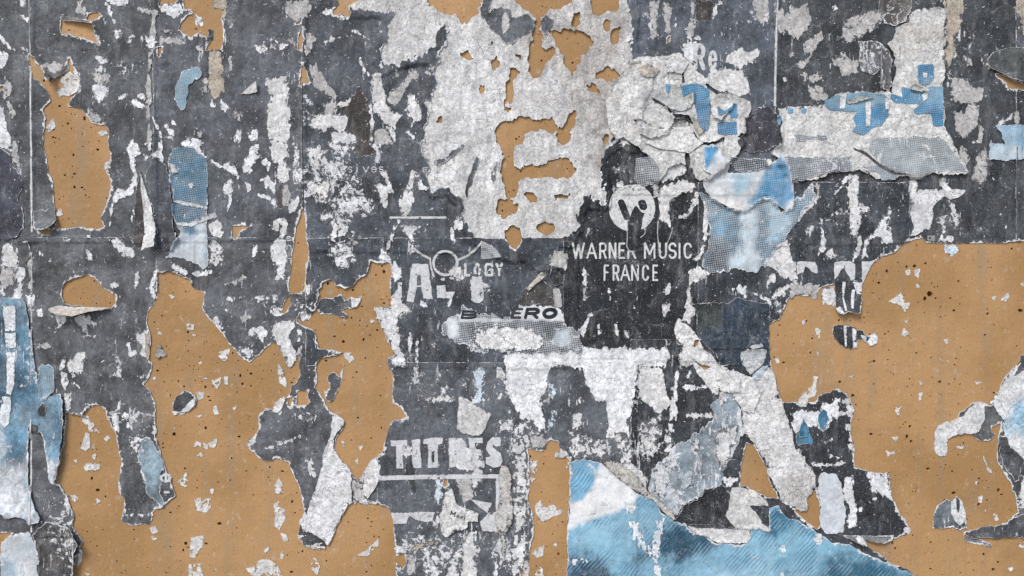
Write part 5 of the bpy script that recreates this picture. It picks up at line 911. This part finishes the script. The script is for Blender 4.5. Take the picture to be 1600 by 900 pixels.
st = scrap('large striped blue poster piece with white corner lying low on the wall', 2, 3, "370,190 420,165 500,170 560,190 650,270 780,375 880,430 930,490 1010,555 1080,570 1150,640 1200,640 1280,690 1400,695 1470,690 1480,600 1540,590 1600,620 1600,470 1660,455 1710,530 1800,565 1890,620 2000,680 2100,700 2220,760 2370,830 2470,870 2520,900 2580,1060 345,1060 345,700 350,500 360,300", '#86b4ca', M_STRIPE, name='poster', cat='poster', thick=1.2, rim=2.4, wear=.02, wrinkle=1.0,
  paint=[('#f2f2f1', P("545,185 800,375 760,440 650,500 500,545 330,620 330,450 430,420 500,330", (2, 3)), 5), ('#84bbd8', P("370,190 540,190 500,330 430,420 380,430", (2, 3)), 5), ('#93bfd4', P("370,640 560,540 900,540 880,600 700,700 500,720 370,720", (2, 3)), 12), ('#33586d', P("930,580 1080,575 1200,650 1290,690 1250,730 1060,800 900,800 760,780 900,690", (2, 3)), 12), ('#3f6078', P("340,760 470,750 590,820 640,920 620,1060 340,1060", (2, 3)), 10), ('#3d6b82', P("1970,770 2200,770 2520,890 2580,1060 1950,1060", (2, 3)), 16), ('#8dbfd6', P("1650,640 1850,600 1950,700 1800,800 1650,760", (2, 3)), 20), ('#a0c8da', P("1150,900 1450,780 1600,700 1620,860 1500,1000 1150,1060", (2, 3)), 25), ('#3f7690', P("1600,480 1660,470 1760,560 1640,650 1590,640", (2, 3)), 8)])
for s in ("730,550 790,560 800,610 830,690 880,740 860,760 800,710 740,600", "890,540 940,550 935,680 910,800 930,900 880,900 890,800 860,760 890,620", "350,790 440,790 460,805 380,812", "700,430 760,430 790,470 740,500 720,490", "1890,640 1905,630 1935,640 1945,665 1930,695 1900,695 1882,675", "1678,725 1700,705 1720,725 1710,750 1685,748", "1670,910 1690,870 1700,920 1690,980"):
    sub(st, 'rubbed_mark', 2, 3, s, '#e2e6e8', wear=.1, thick=.1, rag=3.0, fleck=5.0, erode=.46, edge_lift=0)
sub(st, 'torn_corner', 2, 3, "1080,572 1160,600 1280,600 1385,600 1480,600 1490,660 1470,690 1400,695 1280,690 1200,640 1150,640", '#d5d3d0', thick=.5)
sub(st, 'torn_corner', 2, 3, "1370,345 1430,342 1470,352 1520,372 1590,420 1600,460 1480,458 1520,500 1560,570 1610,600 1600,620 1540,600 1480,600 1400,600 1330,520 1350,480 1360,385", '#d3d1cd', thick=.6)
scrap('fibrous torn paper edge between the mottled print and the white corner of the striped poster', 2, 3, "560,180 640,180 760,250 800,300 850,370 930,430 1000,490 1015,550 930,490 880,430 780,372 650,268", '#c3beb6', M_CRUMPLE, wear=.3, thick=.5)
# right side
scrap('dark corner flap curling off the wall, showing ochre under it', 3, 0, "1360,380 1400,330 1500,300 1680,300 1680,540 1600,520 1560,515 1500,490 1420,450 1370,420", '#5c605e', M_PRINT, name='paper_flap', thick=.9, back=True, rag=.7, rim=.5, wear=-.2, lift=[(1560, 95, -.25, 1, 40, 14.0)])
lb_ = scrap('light blue halftone scrap with a pale lower band beside the seam at the far edge', 3, 0, "1420,790 1540,785 1700,770 1700,1000 1380,1000 1380,900 1470,900 1450,850", '#8fb5cc', M_BLUE, name='poster_scrap', cat='poster', rim=.8, wear=.1, paint=[('#c5d6df', P("1370,890 1700,940 1700,1010 1370,1010", (3, 0)), 8)])
tw = scrap('white blocky shape like half a letter on the blackish sheet', 3, 1, "930,285 1105,285 1240,288 1190,330 1140,345 1100,330 1050,365 1030,400 1025,470 1015,530 980,540 920,570 885,575 905,520 885,440 900,350 920,330", '#dcdbda', M_TORN, name='poster_scrap', cat='poster', rag=1.2, thick=.3, wear=0.0)
sub(tw, 'torn_point', 3, 1, "1070,250 1100,240 1135,280 1165,320 1130,345 1105,330 1095,285", '#dddbd9')
sf = scrap('black and white striped flap curling over the ochre below the blocky capitals', None, 0, "1304,425 1312,418 1325,420 1333,438 1346,442 1346,470 1340,489 1323,488 1313,492 1303,480 1305,462 1303,440", '#404245', M_PRINT, name='paper_flap', thick=.7, back=True, rag=1.2, rim=1.0, wear=-.2, lift=[(1320, 455, 0, 1, 34, 9.0)])
for s in ("1315,440 1321,440 1318,465 1321,486 1317,486 1315,462", "1330,452 1336,452 1331,482 1327,482", "1331,440 1346,442 1346,460 1338,460", "1303,482 1310,478 1316,490 1308,490"):
    sub(sf, 'white_stripe', None, 0, s, '#dfe0e0', rag=.5, thick=.12, lift=[(1320, 455, 0, 1, 34, 0.0)])
ff = scrap('fish-shaped black and white striped fragment alone on the ochre', 3, 2, "400,235 412,228 470,232 530,242 560,262 595,265 605,290 625,300 660,283 686,295 680,345 645,367 612,342 580,318 555,330 556,376 500,378 440,348 415,312 400,275", '#3a3b3e', M_PRINT, name='poster_scrap', cat='poster', rag=1.0, rim=.9, wear=-.2)
for s in ("470,238 486,238 492,368 478,368", "525,246 552,262 548,320 532,332 552,345 555,376 530,372", "572,290 610,300 615,330 640,362 680,345 685,296 660,285 640,300 620,340 600,330"):
    sub(ff, 'white_stripe', 3, 2, s, '#e2e2e2', rag=.8, thick=.12)
for s, lb in (("315,790 340,755 365,770 372,820 350,888 320,872 310,830", 'bright blue oval chip on torn white paper'), ("188,905 195,860 220,818 248,880 242,925 195,930", 'bright blue pointed chip on torn white paper')):
    scrap(lb, 3, 2, s, '#4788a8', M_PRINT, name='poster_scrap', cat='poster', rim=.6, rag=1.0, wear=.1)
scrap('upright pale bluish strip with rounded ends on the black torn sheet', 3, 3, "330,260 420,250 450,320 470,400 475,560 460,620 370,640 325,600 320,440 305,300", '#d3d8dd', M_BLUE, name='poster_scrap', cat='poster', rim=1.0, wear=.2, thick=.8)
fl2 = scrap('dark under-flap hanging below the black torn sheet over ochre', 3, 3, "445,640 530,645 690,645 780,640 770,672 710,692 630,682 600,660 605,705 560,690 500,665", '#6f7070', M_PRINT, name='paper_flap', thick=.6, back=True, rim=1.6, wear=.2, rag=1.2, lift=[(1350, 833, 0, 1, 14, 4.0)])
sub(fl2, 'white_lip', 3, 3, "530,652 590,650 606,705 560,690", '#dedddb')
sp = scrap('small shell-shaped grey and white chip alone on the ochre', 3, 3, "1030,600 1030,520 1060,460 1110,420 1140,425 1165,412 1175,395 1200,420 1225,490 1235,560 1240,600 1190,610 1150,590 1080,600", '#6c747a', M_PRINT, name='poster_scrap', cat='poster', rag=1.2, wear=.1, thick=.9, edge_lift=1.6)
for s in ("1140,425 1165,415 1190,440 1205,420 1225,490 1225,560 1195,580 1170,560 1140,510", ):
    sub(sp, 'white_face', 3, 3, s, '#dcdcda', rag=.8)
sub(sp, 'dark_point', 3, 3, "1172,420 1190,415 1192,470 1185,505 1172,470", '#4b4e51', M_PRINT, rag=.5, rim=.2)
scrap('thin dark tapering scrap pointing along the ochre', 3, 3, "1212,625 1300,600 1440,582 1490,570 1510,545 1560,510 1640,500 1640,660 1560,655 1400,655 1240,652", '#545659', M_PRINT, name='poster_scrap', cat='poster', rim=.8, wear=.1, thick=.9, edge_lift=1.6)
scrap('tiny torn sliver just below the thin dark tapering scrap', 3, 3, "1220,655 1290,665 1370,685 1395,690 1388,718 1320,700 1260,692 1230,690", '#75777c', M_PRINT, name='poster_scrap', cat='poster', rim=1.4, wear=.3)
wb = scrap('white hooked paper reaching out over the ochre beside the pale blue corner', 3, 2, "1040,1015 1045,900 1060,868 1090,845 1180,822 1225,775 1300,706 1345,730 1345,820 1310,900 1250,912 1170,912 1125,945 1112,1050 1060,1050", '#dcdbd9', M_TORN, thick=.8, edge_lift=1.6, wear=0.0)
pb = scrap('white and pale blue scrap arching up beside the ochre at the far edge', 3, 2, "1410,730 1440,640 1480,570 1600,520 1720,500 1720,900 1700,1060 1620,1100 1560,1030 1480,1010 1470,900 1450,880 1462,830 1440,790 1420,760", '#dcdcdb', M_TORN, name='poster_scrap', cat='poster', thick=.9, wear=.05, paint=[('#9fc0d2', P("1720,640 1600,690 1540,740 1500,810 1460,870 1450,930 1560,920 1720,930", (3, 2)), 8), ('#c6d6df', P("1460,870 1560,850 1600,900 1500,940 1450,930", (3, 2)), 6)])
scrap('narrow dark curl beside the white and pale blue arch, edging the ochre', 3, 3, "1440,20 1480,10 1500,90 1560,130 1590,180 1560,300 1540,310 1500,260 1460,200 1440,120", '#56585b', M_PRINT, rim=.8, thick=.8)
scrap('white torn bridge joining the white diagonal to the large cracked white area', 2, 2, "1270,470 1330,500 1420,530 1500,560 1560,640 1500,780 1440,770 1400,700 1370,650 1300,640 1270,600", '#dddbd8', M_CRUMPLE, wear=.2, thick=.2, edge_lift=.2, crumple=.6, fleck=2.5)
# thin printed rules
def rule(parent, pts, hw, col='#dcdcda', er=.3, name='printed_rule', step=.8, ring=False):
    a = [tuple(float(q) for q in p.split(',')) for p in pts.split()]
    xs = [q[0] for q in a]; ys = [q[1] for q in a]
    return piece(name, None, M_INK, col, step=1.0 if step > .9 else .5, thick=.12, rag=.25, rim=.1, wrinkle=0, edge_lift=0, parent=parent, erode=er, smooth_base=False,
                 fn=lambda X, Y: hw - strokes([a], X, Y), bbox=(min(xs) - hw, max(xs) + hw, min(ys) - hw, max(ys) + hw))
rule(S['B'], "46,0 49,88", .9, '#bdbbb8', .36, step=1); rule(S['B'], "48.5,105 50,225 51.5,362", 1.3, '#dedddb', .2, step=1); rule(S['B2'], "51.5,395 51,455 52,560 51,600", 1.0, '#c4c4c4', .42, step=1); rule(S['A2'], "51,655 50.5,760 51,830", 1.2, '#dcdcda', .2, step=1)
rule(S['F'], "1214,0 1212,60 1210,165", 1.5, '#d6d6d4', .2, step=1); rule(S['F'], "1376,80 1376,138", .7, '#a5a3a0', .3)
rule(S['D'], "473,130 473,225 475,330", .8, '#3a3b3d', .35, step=1); rule(S['G'], "1587,230 1587,372", .9, '#6c6c6c', .3, step=1)
rule(S['D'], "610,340 696,340", 1.8, er=.28, step=.5)
# ------------------------------------------------------------------ lettering (strokes on a unit box, y down)
def arc(cx, cy, rx, ry, a0, a1, n=10): return [(cx + rx * math.cos(math.radians(a0 + (a1 - a0) * i / n)), cy + ry * math.sin(math.radians(a0 + (a1 - a0) * i / n))) for i in range(n + 1)]
GL = {
 'W': [[(0, 0), (.27, 1), (.5, .1), (.73, 1), (1, 0)]], 'A': [[(0, 1), (.5, 0), (1, 1)], [(.2, .66), (.8, .66)]],
 'R': [[(0, 1), (0, 0), (.6, 0)] + arc(.6, .26, .4, .26, -90, 90, 8) + [(0, .52)], [(.55, .52), (1, 1)]], 'N': [[(0, 1), (0, 0), (1, 1), (1, 0)]],
 'E': [[(1, 0), (0, 0), (0, 1), (1, 1)], [(0, .48), (.85, .48)]], 'M': [[(0, 1), (0, 0), (.5, .75), (1, 0), (1, 1)]], 'U': [[(0, 0), (0, .68)] + arc(.5, .68, .5, .32, 180, 0) + [(1, 0)]],
 'S': [arc(.5, .26, .5, .26, -20, -180, 8) + arc(.5, .26, .5, .24, 180, 90, 4) + arc(.5, .74, .5, .24, -90, 0, 5) + arc(.5, .74, .5, .26, 0, 160, 8)], 'I': [[(.5, 0), (.5, 1)]],
 'C': [arc(.5, .32, .5, .32, -20, -180, 8) + [(0, .68)] + arc(.5, .68, .5, .32, 180, 20, 8)], 'F': [[(1, 0), (0, 0), (0, 1)], [(0, .48), (.85, .48)]],
 'L': [[(0, 0), (0, 1), (1, 1)]], 'O': [arc(.5, .5, .5, .5, 0, 360, 18)], 'G': [[(1, .15), (.85, 0), (.15, 0), (0, .2), (0, .85), (.1, 1), (1, 1), (1, .5), (.55, .5)]], 'Y': [[(0, 0), (.5, .5), (1, 0)], [(.5, .5), (.5, 1)]],
 'T': [[(0, 0), (1, 0)], [(.5, 0), (.5, 1)]], 'B': [[(0, 1), (0, 0), (.6, 0)] + arc(.6, .25, .35, .25, -90, 90, 6) + [(0, .5), (.6, .5)] + arc(.62, .75, .38, .25, -90, 90, 6) + [(0, 1)]],
 'e': [[(.05, .5), (.95, .5)] + arc(.5, .5, .48, .5, 0, -330, 16)[0:]], 's': [arc(.5, .27, .45, .25, -30, -180, 6) + arc(.5, .27, .45, .23, 180, 90, 3) + arc(.5, .74, .45, .24, -90, 0, 4) + arc(.5, .74, .45, .26, 0, 150, 6)],
 'v': [[(0, 0), (.5, 1), (1, 0)]], 'i': [[(.5, .05), (.5, 1)], [(.5, -.45), (.5, -.40)]], 'l': [[(.5, 0), (.5, 1)]], 'a': [arc(.5, .6, .45, .4, 0, 360, 14), [(.95, .15), (.95, 1)]], 'x': [[(0, 0), (1, 1)], [(1, 0), (0, 1)]], 'n': [[(0, 1), (0, 0)], [(0, .35)] + arc(.5, .35, .5, .35, 180, 360, 8) + [(1, 1)]], 'h': [[(0, 1), (0, -.5)], [(0, .35)] + arc(.5, .35, .5, .35, 180, 360, 8) + [(1, 1)]],
 'r': [[(0, 1), (0, 0)], [(0, .35), (.4, .02), (1, .02)]]}
def letter(parent, ch, x0, y0, x1, y1, hw, col='#dedede', er=.3, rot=0.0, shear=0.0, step=.5, clip=None, square=False):
    cx, cy = (x0 + x1) / 2, (y0 + y1) / 2; w, h = (x1 - x0), (y1 - y0)
    ca, sa = math.cos(math.radians(rot)), math.sin(math.radians(rot)); L = []
    for ln in GL[ch]:
        o_ = []
        for (u, v) in ln:
            px_, py_ = (u - .5) * (w - 2 * hw), (v - .5) * (h - 2 * hw); px_ += -shear * py_
            o_.append((cx + ca * px_ - sa * py_, cy + sa * px_ + ca * py_))
        L.append(o_)
    xs = [q[0] for l_ in L for q in l_]; ys = [q[1] for l_ in L for q in l_]
    def f(X, Y):
        d = hw - strokes(L, X, Y)
        if clip is not None: d = np.minimum(d, sdf(clip, X, Y))
        return d
    return piece('letter', None, M_INK, col, step=step, thick=.12, rag=.35, rim=.1, wrinkle=0, edge_lift=0, parent=parent, erode=er, smooth_base=False, fn=f,
                 bbox=(min(xs) - hw, max(xs) + hw, min(ys) - hw, max(ys) + hw))
def blockletter(parent, polys, holes=(), col='#dcdcdc', er=.26, rag=1.3, name='letter'):
    ps = [P(q) for q in polys]; hs = [P(q) for q in holes]
    def f(X, Y):
        d = np.max([sdf(p, X, Y) for p in ps], 0)
        for h_ in hs: d = np.minimum(d, -sdf(h_, X, Y))
        return d
    al = np.concatenate(ps)
    return piece(name, None, M_INK, col, step=1.0, thick=.18, rag=rag, rim=.1, wrinkle=0, edge_lift=0, parent=parent, erode=er, smooth_base=False, fn=f, bbox=(al[:, 0].min(), al[:, 0].max(), al[:, 1].min(), al[:, 1].max()))
# slim capitals under the disc
for ch, a_, b_ in (('W', 893, 914), ('A', 916, 933), ('R', 936, 948), ('N', 951, 963), ('E', 966, 976.5), ('M', 1006, 1024), ('U', 1029, 1042), ('S', 1044, 1057), ('I', 1059, 1064), ('C', 1068, 1081)):
    letter(S['W'], ch, a_, 379, b_, 404.5, 1.55, '#e4e3e0', .2)
letter(S['W'], 'R', 980, 379, 994, 404.5, 1.5, '#d8d6d2', .2, clip=P("978,392 998,392 998,410 978,410"))
for ch, a_, b_ in (('F', 943, 951.5), ('R', 957, 967.5), ('A', 969, 984.5), ('N', 986, 998), ('C', 1003, 1014), ('E', 1019, 1028)):
    letter(S['W'], ch, a_, 413.5, b_, 439, 1.4, '#e0dfdc', .22)
# disc emblem
def disc(X, Y):
    d = 36.5 - np.hypot(X - 987, Y - 325)
    for (x0, y0, x1, y1, r) in ((970.5, 317, 979, 339, 5.4), (1003, 318, 1005, 323, 6.2)):
        d = np.minimum(d, strokes([[(x0, y0), (x1, y1)]], X, Y) - r)
    return np.minimum(d, -sdf(P("980,347 984,341 987,332 990,324 994,321 998,326 1002,331 1007,333 1004,343 1003,352 1001,364 980,364"), X, Y))
piece('disc_emblem', None, M_INK, '#e2e1de', step=.5, thick=.15, rag=.7, rim=.1, wrinkle=0, edge_lift=0, parent=S['W'], erode=.2, smooth_base=False, fn=disc, bbox=(950, 1024, 288, 362))
for pts in ("980,344 980,370 979,385 984,394", "1003,352 1009,357 1007,366 1001,371", "1028,345 1027,365 1029,385 1030,398", "1050,360 1046,372 1042,380 1041,396"):
    rule(S['W'], pts, .7, '#c9c8c5', .25, name='torn_line')
letter(S['E'], 'R', 1083, 68, 1102, 110, 3.2, '#dadad8', .3); letter(S['E'], 'e', 1106, 79, 1121, 109, 2.6, '#dcdcda', .25)
# bold capitals and ring emblem
D2 = S['D2']
blockletter(D2, ["644,412 669,412 677,468 662,466 658,448 652,448 646,472 636,470"], ["653,430 657,430 659,446 652,446"], er=.2, rag=1.2)
blockletter(D2, ["682,445 696,445 696,456 711,456 706,466 682,466"], er=.2, rag=1.2)
blockletter(D2, ["738,432 752,432 757,450 756,470 748,474 736,468"], er=.24, rag=1.8)
blockletter(D2, ["622,442 629,440 628,464 621,466"], er=.34, rag=1.2)
def ring(X, Y): return 2.0 - np.abs(np.hypot(X - 696, Y - 411) - 18.5)
piece('ring_emblem', None, M_INK, '#d9d8d6', step=.5, thick=.12, rag=.5, rim=.1, wrinkle=0, edge_lift=0, parent=D2, erode=.26, smooth_base=False, fn=ring, bbox=(675, 717, 390, 432))
rule(D2, "716,406 730,400 742,391 753,379", 1.8, '#d4d3d1', .22); rule(D2, "647,389 658,397 671,404", 1.8, '#cfcecb', .3)
rule(D2, "672,403 674,420 678,432", 1.5, '#cfcecb', .3)
for ch, a_, b_ in (('L', 725, 735), ('O', 740, 752), ('G', 757, 771), ('Y', 774, 786)):
    letter(D2, ch, a_, 411, b_, 432, 2.0, '#dcdcda', .28 if ch in 'GY' else .42)
sub(D2, 'halftone_patch', None, 0, "752,378 768,384 785,402 752,404", '#9a9c9c', M_HALF, rim=.5)
letter(bol, 'B', 721, 485, 746, 498.5, 1.8, '#33363a', .12, shear=.25); letter(bol, 'E', 799, 481, 816, 498, 2.0, '#3d4043', .24, shear=.25)
letter(bol, 'R', 820, 480.5, 843, 498.5, 2.5, '#2e3134', .16, shear=.25); letter(bol, 'O', 847, 480.5, 871, 498.5, 3.0, '#2e3134', .14, shear=.2)
# capitals over the outlined frame
D3 = S['D3']
blockletter(D3, ["611,688 637,687 637,697 630,697 630,731 619,732 619,697 611,697"], er=.18)
blockletter(D3, ["643,687 657,686 658,731 646,731"], er=.22)
blockletter(D3, ["661,685 692,684 692,694 684,694 684,730 669,730 669,694 661,694"], ["674,706 679,704 680,722 675,724"], er=.22)
blockletter(D3, ["701,684 722,684 728,692 726,708 732,730 718,730 714,712 713,730 702,730"], ["711,695 714,695 714,702 711,702"], er=.2)
blockletter(D3, ["732,684 754,683 754,692 742,692 744,702 752,702 752,711 744,711 745,721 756,721 756,730 736,730"], er=.2)
blockletter(D3, ["762,690 770,683 781,683 782,697 774,697 771,694 769,698 782,708 786,720 782,728 770,730 759,724 759,714 768,714 772,720 760,702"], er=.22)
blockletter(D3, ["592,743 700,741 780,741 780,747 700,748 592,750"], er=.26, name='printed_frame', rag=.5)
blockletter(D3, ["775,741 781,741 780,830 754,830 750,815 762,802 736,780 768,786 762,800 775,800"], er=.28, name='printed_frame', rag=1.0)
blockletter(D3, ["612,801 680,799 676,815 650,812 640,806 635,818 615,818"], er=.28, name='printed_frame', rag=1.2)
fold = scrap('grey tubular fold of paper standing upright beside the outlined white frame', 1, 3, "1530,200 1570,210 1600,260 1600,560 1560,620 1560,720 1550,800 1535,740 1520,620 1488,540 1510,480 1520,300", '#c3bfba', M_CRUMPLE, name='paper_flap', thick=1.2, wrinkle=1.4, edge_lift=2.6, wear=.05)
mx = scrap('crumpled white scrap with small tilted lettering inside the outlined frame', 1, 3, "1150,520 1180,380 1220,350 1260,450 1330,480 1400,500 1390,560 1330,560 1310,600 1250,610 1190,655 1165,630", '#dbd9d5', M_CRUMPLE, thick=.8, wrinkle=1.4, edge_lift=1.8)
for ch, x, y, w_, h_ in (('M', 708, 801.5, 8, 8), ('a', 715.5, 805.5, 5, 5.5), ('x', 721, 807.5, 5, 5.5), ('i', 725.5, 809, 2.6, 5.5)):
    letter(mx, ch, x - w_ / 2, y - h_ / 2, x + w_ / 2, y + h_ / 2, .75, '#4c4b4b', .15, rot=18)
# faded small words
for ch, a_, b_ in (('s', 534, 541), ('s', 544, 551), ('i', 556, 560), ('v', 567, 577), ('e', 580, 589), ('s', 592, 600)):
    letter(S['D'], ch, a_, 260, b_, 270, .75, '#d5d5d5', .32 if a_ < 560 else .2)
letter(S['D'], 'e', 519, 260, 529, 272, 1.3, '#d5d5d5', .25); letter(S['D'], 'E', 661, 262, 669, 270, .7, '#cfcfcf', .2)
for ch, y in (('S', 373), ('n', 387), ('i', 397), ('h', 407)):
    letter(S['C'] if y < 380 else S['C2'], ch, 448, y - 4, 456, y + 4, .8, '#cfcfcd', .3)
# remains of three blocky capitals
F2 = S['F2']
blockletter(F2, ["1244,409 1272,409 1277,416 1277,428 1268,425 1262,418 1258,417 1255,425 1245,430"], er=.24)
blockletter(F2, ["1303,409 1329,408 1336,413 1336,436 1328,440 1325,432 1318,418 1313,422 1308,432 1303,438"], er=.2)
blockletter(F2, ["1346,409 1365,408 1358,420 1352,432 1346,440"], er=.2)
blockletter(S['F'], ["1448,368 1460,368 1460,376 1448,376"], ["1451,370 1454,370 1454,374 1451,374"], col='#a7a7a5', er=.36, rag=.4)
# turned letters on the hanging tongue
letter(S['B2'], 'e', 253, 737, 268, 755, 1.9, '#e0e0de', .2, rot=-90); letter(S['B2'], 'l', 252, 764, 271, 773, 1.7, '#d8d8d6', .2, rot=90)
print('TRIS', TRIS[0], 'PIECES', COUNT[0])
